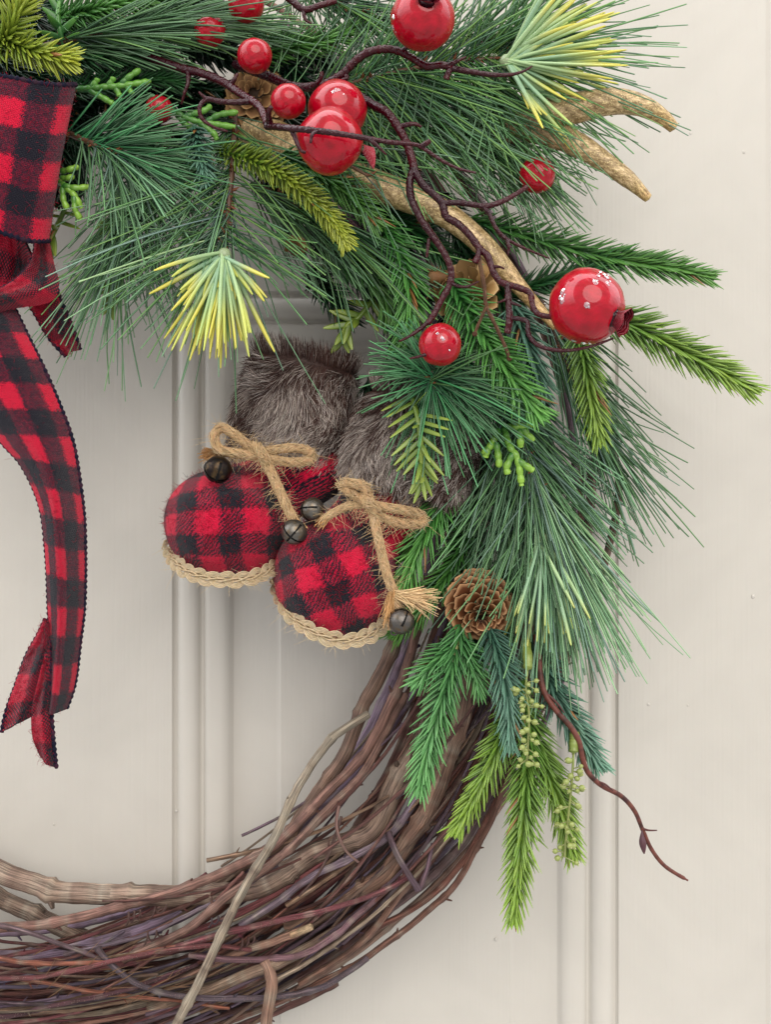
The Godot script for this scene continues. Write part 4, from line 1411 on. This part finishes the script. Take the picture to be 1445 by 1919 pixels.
func ornaments() -> void:
	rng.seed = 31
	# antlers
	for a in [["antler", "long golden antler beam running down under the largest berry", ["470,240,20 540,275,50 600,312,75 680,340,88 760,368,96 840,405,104 915,468,112 980,545,116 1042,614,122"], [[38, 37, 36, 32, 28, 24, 20, 15, 8]]],
			["antler", "forked golden antler tip with two tines against the bare door", ["860,290,20 930,250,70 1000,222,115 1090,200,135 1150,190,138 1200,197,138 1240,218,134 1264,240,130", "985,236,100 1040,252,120 1090,275,128 1140,308,130 1180,338,128 1216,372,124"], [[32, 34, 34, 31, 29, 25, 20, 11], [30, 27, 23, 20, 17, 9]]]]:
		var t := thing(a[0], a[1], "antler", path(a[2][0])[0])
		for k in a[2].size():
			var p := even(path(a[2][k]), 90)
			var rr := PackedFloat32Array()
			var cc := PackedColorArray()
			var rl: Array = a[3][k]
			for j in 90:
				var f := j / 89.0 * (rl.size() - 1)
				var i0 := mini(int(f), rl.size() - 2)
				rr.append(lerpf(rl[i0], rl[i0 + 1], f - i0) * K(p[j].z / S) * (1.0 + 0.05 * nz.get_noise_2d(j * 3.0, k * 50.0)))
				cc.append(vary((Color(0.9, 0.9, 0.86) if a[2].size() == 1 else Color(1.25, 1.22, 1.16)).lerp(Color(1.15, 0.92, 0.74), smoothstep(0.75, 1.0, j / 89.0)), 0.06))
			var b := Build.new()
			b.tube(p, rr, 20, cc, 0.07, 0.9)
			part("beam" if k == 0 else "tine", b, mats["antler gold"], t)

	# burgundy wired twigs
	var t1 := thing("burgundy_twig", "thorny burgundy twig passing across the front of the large berry pair", "berry twig", P(280, 100, 120))
	wired(t1, "stem", "262,98,110 300,115,130 340,128,150 380,138,165 420,155,190 450,176,220 470,188,240 488,204,262 500,232,290", 9.5, 8)
	wired(t1, "shoot", "500,236,292 540,240,350 600,246,372 650,253,376 690,260,372 735,267,365 772,270,358 790,276,352 830,302,345 860,316,340 892,324,335", 8, 2.6)
	wired(t1, "shoot", "470,190,240 440,192,250 410,190,258 388,186,262 374,200,264 378,222,262 400,238,258 426,246,252", 7, 2.2)
	wired(t1, "shoot", "352,132,155 352,155,165 345,175,165 340,195,160", 5.5, 2.0)
	wired(t1, "thorn", "545,240,345 552,256,350 562,280,352 572,286,348", 6, 3)
	wired(t1, "thorn", "390,188,260 380,180,266 372,172,268", 5, 2)
	wired(t1, "thorn", "505,232,300 503,212,320 508,200,330", 7, 5)
	wired(t1, "thorn", "690,260,372 706,272,374 724,290,370", 5, 2)
	wired(t1, "thorn", "790,274,352 800,268,356 806,264,356", 6, 5)
	wired(t1, "thorn", "595,246,372 585,252,380 582,268,380", 4.5, 3)
	wired(t1, "shoot", "430,162,200 438,150,205 445,138,205", 6, 3)
	var t2 := thing("burgundy_twig", "burgundy twig arching up behind the berry pair to a hooked end", "berry twig", P(480, 140, 130))
	wired(t2, "stem", "440,120,100 500,142,140 550,162,175 600,160,185 640,140,192 662,118,198 690,98,204 725,92,208 752,98,210 778,112,212 800,124,214 828,122,216 848,128,218", 10, 7.5)
	wired(t2, "shoot", "848,128,218 880,134,224 920,140,228 955,140,230 980,134,230 998,124,228", 7, 2)
	wired(t2, "shoot", "836,124,217 850,118,222 862,112,224 874,106,222", 5.5, 2)
	wired(t2, "bud", "845,126,217 840,138,222 836,148,222", 6, 7)
	wired(t2, "thorn", "750,98,210 762,88,214 768,80,216", 5, 4)
	wired(t2, "thorn", "645,138,192 650,146,198 640,150,200", 6, 3)
	wired(t2, "shoot", "575,168,185 590,160,205 602,145,215 602,135,216", 6, 4)
	wired(t2, "shoot", "520,-20,150 545,0,160 570,18,165 600,10,165 630,2,160", 8, 6)
	wired(t2, "thorn", "568,16,165 572,36,168 584,44,168", 5, 2)
	var t3 := thing("burgundy_twig", "long forked burgundy twig dropping to the single round berry and the largest one", "berry twig", P(690, 190, 180))
	wired(t3, "stem", "660,170,180 694,194,205 725,211,225 746,239,235 762,268,240 772,300,242 776,316,243", 10, 9)
	wired(t3, "shoot", "776,316,243 768,340,248 771,372,252 790,412,256 815,448,258 838,485,258 846,512,257 842,535,257 829,560,258 814,588,260 802,606,262", 8.5, 6.5)
	wired(t3, "shoot", "776,316,243 783,332,250 796,350,255 815,366,258 829,381,260 836,405,262 858,419,264 880,440,268 900,467,272 914,480,276 925,510,280 938,528,282 952,533,284 975,540,288 994,550,292 998,570,296 1008,588,302 1034,594,310", 8.5, 6)
	wired(t3, "shoot", "952,533,284 953,565,290 955,592,294 954,610,294 951,624,292", 7, 8)
	wired(t3, "shoot", "957,596,294 975,598,300 989,604,304 990,622,310 1000,640,316 1020,652,322 1060,657,330 1105,650,336 1150,634,336", 5.5, 2.4)
	wired(t3, "shoot", "829,381,260 860,380,262 890,384,264 915,386,262 945,376,255 970,362,248 988,350,242", 6.5, 5)
	wired(t3, "shoot", "905,386,262 918,402,266 930,428,268 950,448,268 985,466,265 1030,484,258", 5, 1.8)
	wired(t3, "shoot", "802,604,262 785,618,268 768,630,270 748,640,268", 5, 1.8)
	wired(t3, "shoot", "844,528,258 858,536,266 876,537,270 898,527,270", 4, 1.6)
	wired(t3, "bud", "898,462,272 896,480,278 890,492,280", 5, 8)
	wired(t3, "thorn", "950,448,268 954,462,272 952,478,272", 4.5, 2)
	wired(t3, "thorn", "804,448,257 802,464,262 800,482,262", 4, 3)
	wired(t3, "thorn", "921,500,279 936,500,286 946,504,286", 4, 1.6)
	wired(t3, "thorn", "953,560,290 942,564,296 932,568,296", 4, 1.4)
	wired(t3, "thorn", "955,566,290 966,570,297 978,574,297", 4, 1.4)
	wired(t3, "thorn", "815,640,270 806,660,275 786,668,275 768,672,272", 5, 2)
	wired(t3, "thorn", "746,238,235 775,232,240 790,238,238", 6, 3)

	berry("large red berry in front of its twin, crossed by a thorny twig", 618, 265, 290, 62, 1, Vector3.ZERO, 0.5)
	var bc := Build.new()
	for k in 5:
		var s := k / 4.0
		for e in 13:
			var a := lerpf(-1.2, 1.5, e / 12.0)
			bc.put(P(676 + 22 * s + 6 * cos(a), 276 + 20 * s + 14 * sin(a) * (0.5 + s), 296 + 10 * cos(a)), Vector3(0.4, 0.1, 1).normalized(), hue("7a1020").lerp(hue("a02a38"), s), Vector2(e / 12.0, s))
	bc.weave(0, 4, 12, true)
	var bt: Node3D = get_node("berry")
	part("calyx", bc, mats["wire stem"], bt)
	var b2 := berry("large red berry half hidden behind the one crossed by a twig", 632, 206, 225, 55, 2)
	flakes(b2, 632, 206, 225, 55, "-0.1,-0.35,5 0.02,-0.42,6 0.25,-0.25,3.5")
	berry("small smooth red berry touching the upper twin of the large pair", 540, 190, 262, 33, 3)
	berry("small red berry with fine scratches above the tan cone", 477, 105, 185, 33, 4)
	berry("small red berry crossed by needles near the top edge", 393, 58, 140, 30, 5)
	berry("small red berry cut off by the top edge", 461, 8, 150, 34, 6)
	var b7 := berry("large red berry with a dark open hollow facing up at top edge", 793, 34, 268, 60, 7, Vector3(0.12, 0.36, 0.9))
	flakes(b7, 793, 34, 268, 60, "-0.93,0.1,7 -0.96,0.35,6 -0.85,0.5,4")
	berry("small dark red berry in shade behind pale-tipped needles", 297, 205, 130, 26, 8)
	var b9 := berry("small red berry half covered by long needles near the forked antler", 1007, 328, 130, 34, 9)
	flakes(b9, 1007, 328, 130, 34, "0.3,-0.85,6 0.5,-0.7,4")
	var b10 := berry("round single red berry above the starburst of emerald needles", 825, 646, 258, 40, 10)
	flakes(b10, 825, 646, 258, 40, "0.05,-0.2,4.5 0.12,-0.12,4 0.4,0.35,2.5 -0.15,-0.42,3")
	var b11 := berry("largest red berry, sprinkled with ice flakes and with a dark calyx", 1100, 574, 320, 71, 11, Vector3(0.82, -0.42, 0.36))
	flakes(b11, 1100, 574, 320, 71, "0.28,-0.82,5 0.38,-0.76,5 0.46,-0.66,6 0.2,-0.7,4 0.1,-0.5,8 0.42,-0.5,5 -0.72,-0.3,6 -0.74,-0.05,7 -0.78,-0.15,5 -0.14,0.1,6.5 -0.1,1.0,8 -0.4,0.98,6 0.05,0.99,6 0.33,-0.85,3 0.5,-0.74,3 0.24,-0.76,3 0.4,-0.68,3 0.52,-0.56,3 -0.68,-0.2,3 -0.7,-0.12,3 0.15,-0.55,3 -0.1,0.16,3 0.46,-0.44,3")

	cone("pinecone", "open brown pinecone beside the pale hanging pine needles", "pinecone", 900, 1146, 120, 63, Vector3(0.06, -0.42, 0.9), 70, ["2e180e", "6c3f22", "bc9068"], 0.95)
	cone("pinecone", "tan pinecone in shade behind the small berries and burgundy twig", "pinecone", 478, 180, 50, 60, Vector3(-0.1, 0.1, 0.95), 46, ["4a3322", "8a6440", "a98558"], 0.8)
	cone("hop_cone", "papery tan hop cone behind the long burgundy twig", "hop cone", 872, 542, 100, 60, Vector3(-0.5, 0.35, 0.75), 26, ["8a6a40", "c8a26c", "d8b888"], 1.0, 0.3)
	cone("hop_cone", "tiny tan hop cone among needles above the fur cuffs", "hop cone", 553, 462, 120, 22, Vector3(0.2, 0.3, 0.8), 18, ["7a5c38", "a98556", "b89a6c"], 1.0, 0.5)
	var ht := thing("dry_flower_stub", "dried brown flower stub beside the papery tan hop cone", "dried flower", P(830, 522, 110))
	var hs := Build.new()
	hs.tube(path("850,522,105 836,521,120 818,520,135 806,521,140"), PackedFloat32Array(Array(fill(25, 11 * S))), 9, paint(25, hue("6a4a30"), hue("7a5a3a"), 0.2))
	for j in 60:
		var a := rng.randf() * TAU
		var q := P(832 + rng.randf_range(-22, 14), 522, 122) + Vector3(0, cos(a), sin(a)) * 10 * S
		hs.needle(q, Vector3(rng.randf_range(-1, 0.3), cos(a), sin(a)).normalized(), rng.randf_range(8, 26) * S, 2 * S, Vector3(0, -0.3, 0), hue("5a3c26"), hue("9a7448"), 4, 2, 0.5, 0.8, Vector3(0, 0, 1))
	part("stub", hs, mats["cone wood"], ht)

	# thin dry twigs
	var w1 := thing("brown_twig", "thin forked dry twig lying over the large bright green sprig", "twig", P(895, 470, 200))
	for w in [["896,478,190 902,505,205 908,540,210 912,575,210 930,612,208 945,645,204 955,672,200", 3.6, 3.2], ["912,572,210 905,590,212 896,610,212 890,626,210", 3.2, 2.6]]:
		var p := path(w[0])
		var b := Build.new()
		var rr := PackedFloat32Array()
		for j in p.size():
			rr.append(lerpf(w[1], w[2], float(j) / p.size()) * S * rng.randf_range(0.9, 1.15))
		b.tube(p, rr, 6, paint(p.size(), hue("8a6448"), hue("8a6048"), 0.12))
		b.ball(p[-1], 5 * S, hue("7a4a34"), 5, 6)
		part("stem", b, mats["bark"], w1)
	var w2 := thing("brown_twig", "wavy reddish brown twig trailing alone down over the bare door", "twig", P(1010, 1225, 110))
	var pw := even(path("1005,1190,100 1010,1230,115 1018,1290,125 1042,1330,130 1070,1362,132 1086,1390,132 1092,1420,130 1103,1448,126 1128,1472,118 1165,1492,110 1190,1520,104 1205,1555,100 1222,1592,94 1248,1624,88 1290,1650,80"), 120)
	var rw := PackedFloat32Array()
	for j in 120:
		rw.append(lerpf(6.0, 3.4, j / 119.0) * S * (1.0 + 0.07 * nz.get_noise_1d(j * 7.0)) * (0.5 if j > 117 else 1.0))
	var wb := Build.new()
	var wc := PackedColorArray()
	for j in 120:
		wc.append(hue("6a3c32").lerp(hue("3a2220"), clampf(nz.get_noise_1d(j * 4.0 + 60) * 2.0, 0, 1)))
	wb.tube(pw, rw, 8, wc)
	part("stem", wb, mats["stem brown"], w2)
	for w in ["1120,1465,120 1135,1470,126 1150,1482,126", "1203,1552,100 1216,1556,106 1232,1556,106", "1028,1302,128 1045,1318,134 1058,1336,134"]:
		var b := Build.new()
		var p := path(w)
		var rr := PackedFloat32Array()
		for j in p.size():
			rr.append(lerpf(2.8, 1.0, float(j) / p.size()) * S)
		b.tube(p, rr, 6, paint(p.size(), hue("5a3430"), hue("4a2a2a")))
		part("thorn", b, mats["stem brown"], w2)
	var bud := Build.new()
	var pbud := path("1204,1556,104 1204,1570,106 1206,1585,106 1208,1600,104", 6)
	var rbud := PackedFloat32Array()
	for j in pbud.size():
		rbud.append((1.2 + 5.4 * pow(sin(PI * pow(float(j) / (pbud.size() - 1), 1.2)), 1.3)) * S)
	bud.tube(pbud, rbud, 8, paint(pbud.size(), hue("4a3038"), hue("5a3a40")))
	part("bud", bud, mats["stem brown"], w2)

	# seed sprays
	var ball := Build.new()
	ball.ball(Vector3.ZERO, 1.0, hue("8f9a58"), 7, 9)
	ball.needle(Vector3(0, 0.9, 0), Vector3(0, 1, 0), 0.5, 0.22, Vector3.ZERO, hue("c8c090"), hue("d8d0a8"), 5, 1, 1.0, 0.6, Vector3(1, 0, 0))
	var seedm := ball.mesh()
	for q in [["spray of tiny green seed balls hanging between the blue-green sprigs", "985,1200,130 990,1240,160 986,1290,172 992,1340,176 990,1390,176 988,1432,170", 0.3, 1.0],
			["lower spray of tiny green seed balls dangling over the door", "1078,1372,120 1076,1400,128 1074,1440,134 1070,1490,136 1064,1545,134 1058,1606,128", 0.3, 1.0]]:
		var t := thing("seed_spray", q[0], "seed spray", path(q[1])[0])
		var p := path(q[1], 12)
		var b := Build.new()
		var rr := PackedFloat32Array()
		for j in p.size():
			var s := float(j) / p.size()
			rr.append((8.0 * (1.0 + 0.2 * absf(sin(s * 30))) if s < 0.26 else 2.2) * S)
		b.tube(p, rr, 7, paint(p.size(), hue("7a8a3e"), hue("8a9058"), 0.1))
		for j in 34:
			var s := rng.randf_range(0.3, 1.0)
			var d := Vector3(rng.randf_range(-1, 1), rng.randf_range(-0.7, 0.3), rng.randf_range(0.0, 0.8)).normalized()
			var l := rng.randf_range(9, 24) * S
			b.needle(at_along(p, s), d, l, 1.2 * S, Vector3.ZERO, hue("8a9058"), hue("9aa068"), 4, 2, 1.0, 0.1, Vector3(0.3, 0.2, 1).cross(d))
			piece("seed", seedm, mats["plastic green"], t, Transform3D(facing(d, Vector3(0, 0, 1)).scaled(Vector3.ONE * rng.randf_range(3.8, 6.2) * S), at_along(p, s) + d * l))
		part("stem", b, mats["plastic green"], t)


func bow() -> void:
	rng.seed = 9
	var t := thing("ribbon_bow", "red and black buffalo plaid ribbon bow with a long curling tail", "ribbon bow", P(-60, 500, 100))
	# the loop's face runs to a fold and turns back behind
	var n := 60
	var w := 30
	var fb := Build.new()
	var bb := Build.new()
	var pts := []
	var fold := smooth(spots("-180,0,205 -100,0,232 -30,0,248 40,0,250 95,0,236 130,0,208 140,0,178 126,0,150 80,0,125 10,0,110 -80,0,104"), 8)
	var e0 := PackedVector3Array()
	var e1 := PackedVector3Array()
	for j in n + 1:
		var q: Vector3 = at_along(fold, float(j) / n)
		for k in w + 1:
			var s := float(k) / w
			# the fold leans: its lower end sits further in
			var x := q.x - 50.0 * pow(s, 1.15) * smoothstep(-150.0, 120.0, q.x) - 6.0 * sin(PI * s)
			var y := 142 + 22 * smoothstep(20, 140, q.x) + s * (292 - 8 * smoothstep(20, 140, q.x)) + 6 * sin(x * 0.03)
			pts.append(P(x, y, q.z + 10 * sin(PI * s)))
		e0.append(pts[j * (w + 1)])
		e1.append(pts[j * (w + 1) + w])
	var along := 0.0
	for j in n + 1:
		if j > 0:
			along += e0[j].distance_to(e0[j - 1])
		for k in w + 1:
			var at: Vector3 = pts[j * (w + 1) + k]
			var du: Vector3 = pts[j * (w + 1) + mini(k + 1, w)] - pts[j * (w + 1) + maxi(k - 1, 0)]
			var dv: Vector3 = pts[mini(j + 1, n) * (w + 1) + k] - pts[maxi(j - 1, 0) * (w + 1) + k]
			var nn := du.cross(dv).normalized()
			var uv := Vector2(along / (220 * S) + 0.18 + 0.05 * float(k) / w, float(k) / w * 1.38 + 0.32)
			fb.put(at + nn * 0.0006, nn, Color.WHITE, uv)
			bb.put(at - nn * 0.0006, -nn, Color.WHITE, uv)
	fb.weave(0, n, w, true)
	bb.weave(0, n, w)
	var f := part("loop", fb, mats["plaid felt"], t)
	part("reverse_side", bb, mats["plaid weave"], f)
	for e in [e0, e1]:
		var hb := Build.new()
		cord(hb, e, 4.2, hue("1a1a28"), hue("35222e"))
		part("stitched_edge", hb, mats["fibre"], f)
	var lint := Build.new()
	for j in 1500:
		var k := rng.randi() % pts.size()
		var d := Vector3(rng.randf_range(-1, 1), rng.randf_range(-1, 1), rng.randf_range(0.1, 0.7)).normalized()
		var q: Vector3 = pts[k] + Vector3(rng.randf_range(-5, 5), rng.randf_range(-5, 5), 2) * S
		lint.needle(q, d, rng.randf_range(5, 13) * S, 0.3 * S, Vector3(rng.randf_range(-0.4, 0.4), rng.randf_range(-0.4, 0.4), -0.3), hue("7a1226") if rng.randf() < 0.6 else hue("2a2634"), hue("a01c34"), 3, 2, 1.0, 0.5, d.cross(Vector3(0.3, 0.9, 0.2)))
	part("nap", lint, mats["fibre"], f, true)
	# the loop's dark inside and the twist under it
	strip(t, "inner_loop", "-120,395,60 -40,400,80 15,412,90 46,450,100 64,492,120", "-120,600,60 -40,590,80 0,585,90 20,560,100 40,530,120", -20, 1.6, "weave", "felt", false, false)
	strip(t, "twist", "66,440,150 64,470,165 52,500,180 24,528,190 -20,550,195 -80,570,190", "88,440,140 98,490,150 108,535,160 90,565,170 20,578,180 -60,600,180", 14, 1.4, "weave", "weave", true, false)
	strip(t, "short_tail", "40,548,130 66,590,125 92,634,118 122,668,110", "100,520,130 112,560,125 130,600,118 150,655,108", 8, 1.1, "weave", "felt", true, true)
	strip(t, "long_tail", "-140,560,150 -95,660,165 -50,750,178 0,826,186 40,872,190 74,948,190 86,1040,184 90,1130,174 92,1200,164 88,1260,150 90,1335,140", "24,572,150 52,630,160 84,695,168 112,760,172 134,820,172 146,880,168 157,970,158 159,1060,148 157,1140,138 150,1200,130 140,1280,122 124,1328,116", 40, 2.1, "felt", "weave", true, true, Vector2(0.1, 0.2))
	strip(t, "curled_end", "84,1160,170 70,1190,160 48,1230,150 28,1285,140 10,1335,134 2,1372,130", "91,1165,172 90,1200,172 86,1245,168 80,1290,160 70,1325,150 62,1340,146", 10, 1.0, "weave", "felt", true, false)
	strip(t, "tail_point", "78,1262,166 66,1300,158 60,1340,150 62,1385,144 76,1420,140", "92,1200,172 94,1260,170 95,1320,164 99,1380,156 105,1440,148", 8, 0.8, "weave", "felt", false, true)


func boots() -> void:
	rng.seed = 41
	var a := thing("plush_slipper", "plaid slipper with fur cuff hanging further back, jute bow and dark bell at its side", "slipper ornament", P(430, 1100, 40), "pair of plaid slippers with fur cuffs")
	foot(a, Vector3(425, 980, 55), Vector3(118, 103, 105), -0.12, Vector3(440, 955, 30), Vector3(580, 870, -25), 74, 1074, 0.05, Vector2(0.26, 0.62))
	braid(a, "505,1062,-40 430,1060,-60 355,1050,-40 322,1024,10 320,1040,60 338,1062,108 376,1080,138 430,1087,148 482,1079,132 518,1062,84 522,1058,20 505,1062,-40", 9.0)
	fur_cuff(a, Vector3(532, 866, -20), Vector3(574, 670, -20), 104, 78, 26000, 1)
	var tb := Build.new()
	twine(tb, path("492,850,110 470,838,125 440,815,130 415,802,128 402,818,130 412,842,134 445,850,136 480,854,130 496,852,122"), 9.5, 70)
	twine(tb, path("490,848,118 520,842,128 555,840,122 580,848,112 578,862,116 550,866,124 518,862,126 495,854,120"), 9.0, 60)
	twine(tb, path("482,838,130 490,850,142 498,868,136", 10), 11, 30)
	part("jute_bow", tb, mats["fibre"], a)
	var tt := Build.new()
	twine(tt, path("496,860,130 510,890,140 526,925,150 540,955,156 556,985,156"), 10, 60)
	fray(tt, P(550, 975, 158), Vector3(0.5, -0.6, 0.1), 60, 26, "c49a6c")
	twine(tt, path("470,846,118 445,848,118 420,849,118 402,850,118"), 8, 20)
	fray(tt, P(404, 850, 118), Vector3(-0.9, -0.1, 0.1), 110, 24, "a07850", 0.4)
	part("jute_tail", tt, mats["fibre"], a)
	bell(a, 408, 880, 150, 26, Vector3(-0.05, -0.75, 0.65), "2c2624")
	bell(a, 551, 997, 172, 24, Vector3(-0.2, -0.35, 0.8), "6a6660")
	var b := thing("plush_slipper", "plaid slipper with fur cuff hanging in front and lower, its toe nearest the pinecone", "slipper ornament", P(625, 1210, 80), "pair of plaid slippers with fur cuffs")
	foot(b, Vector3(626, 1082, 85), Vector3(112, 120, 105), 0.25, Vector3(640, 1060, 55), Vector3(745, 925, 5), 84, 1190, 0.38, Vector2(0.35, 0.2))
	braid(b, "732,1148,-10 680,1156,-30 590,1146,-30 534,1110,-5 522,1084,40 524,1116,92 546,1154,134 590,1185,162 640,1200,168 690,1191,152 724,1166,108 738,1146,50 732,1148,-10", 9.0)
	fur_cuff(b, Vector3(750, 914, 60), Vector3(800, 752, 60), 114, 86, 28000, 2)
	var ub := Build.new()
	twine(ub, path("690,942,160 668,930,175 645,912,178 650,905,182 680,912,184 690,930,180 692,942,174"), 9.5, 45)
	twine(ub, path("692,946,168 730,952,172 765,958,160 788,966,148 786,980,150 750,980,160 712,966,168 694,950,168"), 9.5, 70)
	twine(ub, path("676,932,172 692,944,186 704,962,180", 10), 12, 30)
	part("jute_bow", ub, mats["fibre"], b)
	var ut := Build.new()
	twine(ut, path("690,944,165 655,948,172 630,958,170 608,972,164"), 7.5, 40)
	fray(ut, P(612, 972, 164), Vector3(-0.6, -0.5, 0.1), 30, 18, "b88e60")
	twine(ut, path("698,958,178 706,995,186 716,1040,188 728,1085,186 738,1108,182"), 9.5, 60)
	twine(ut, path("736,1105,182 742,1125,186 746,1145,184"), 8, 30)
	fray(ut, P(738, 1112, 186), Vector3(0.95, -0.2, 0.1), 170, 66, "d2b48a", 0.26)
	fray(ut, P(734, 1112, 190), Vector3(-0.12, -1, 0.1), 70, 44, "b88e60", 0.16)
	part("jute_tail", ut, mats["fibre"], b)
	bell(b, 585, 955, 150, 23, Vector3(-0.7, 0.1, 0.5), "6e6a64")
	bell(b, 752, 1164, 192, 25, Vector3(0.45, 0.75, 0.4), "625e5a")
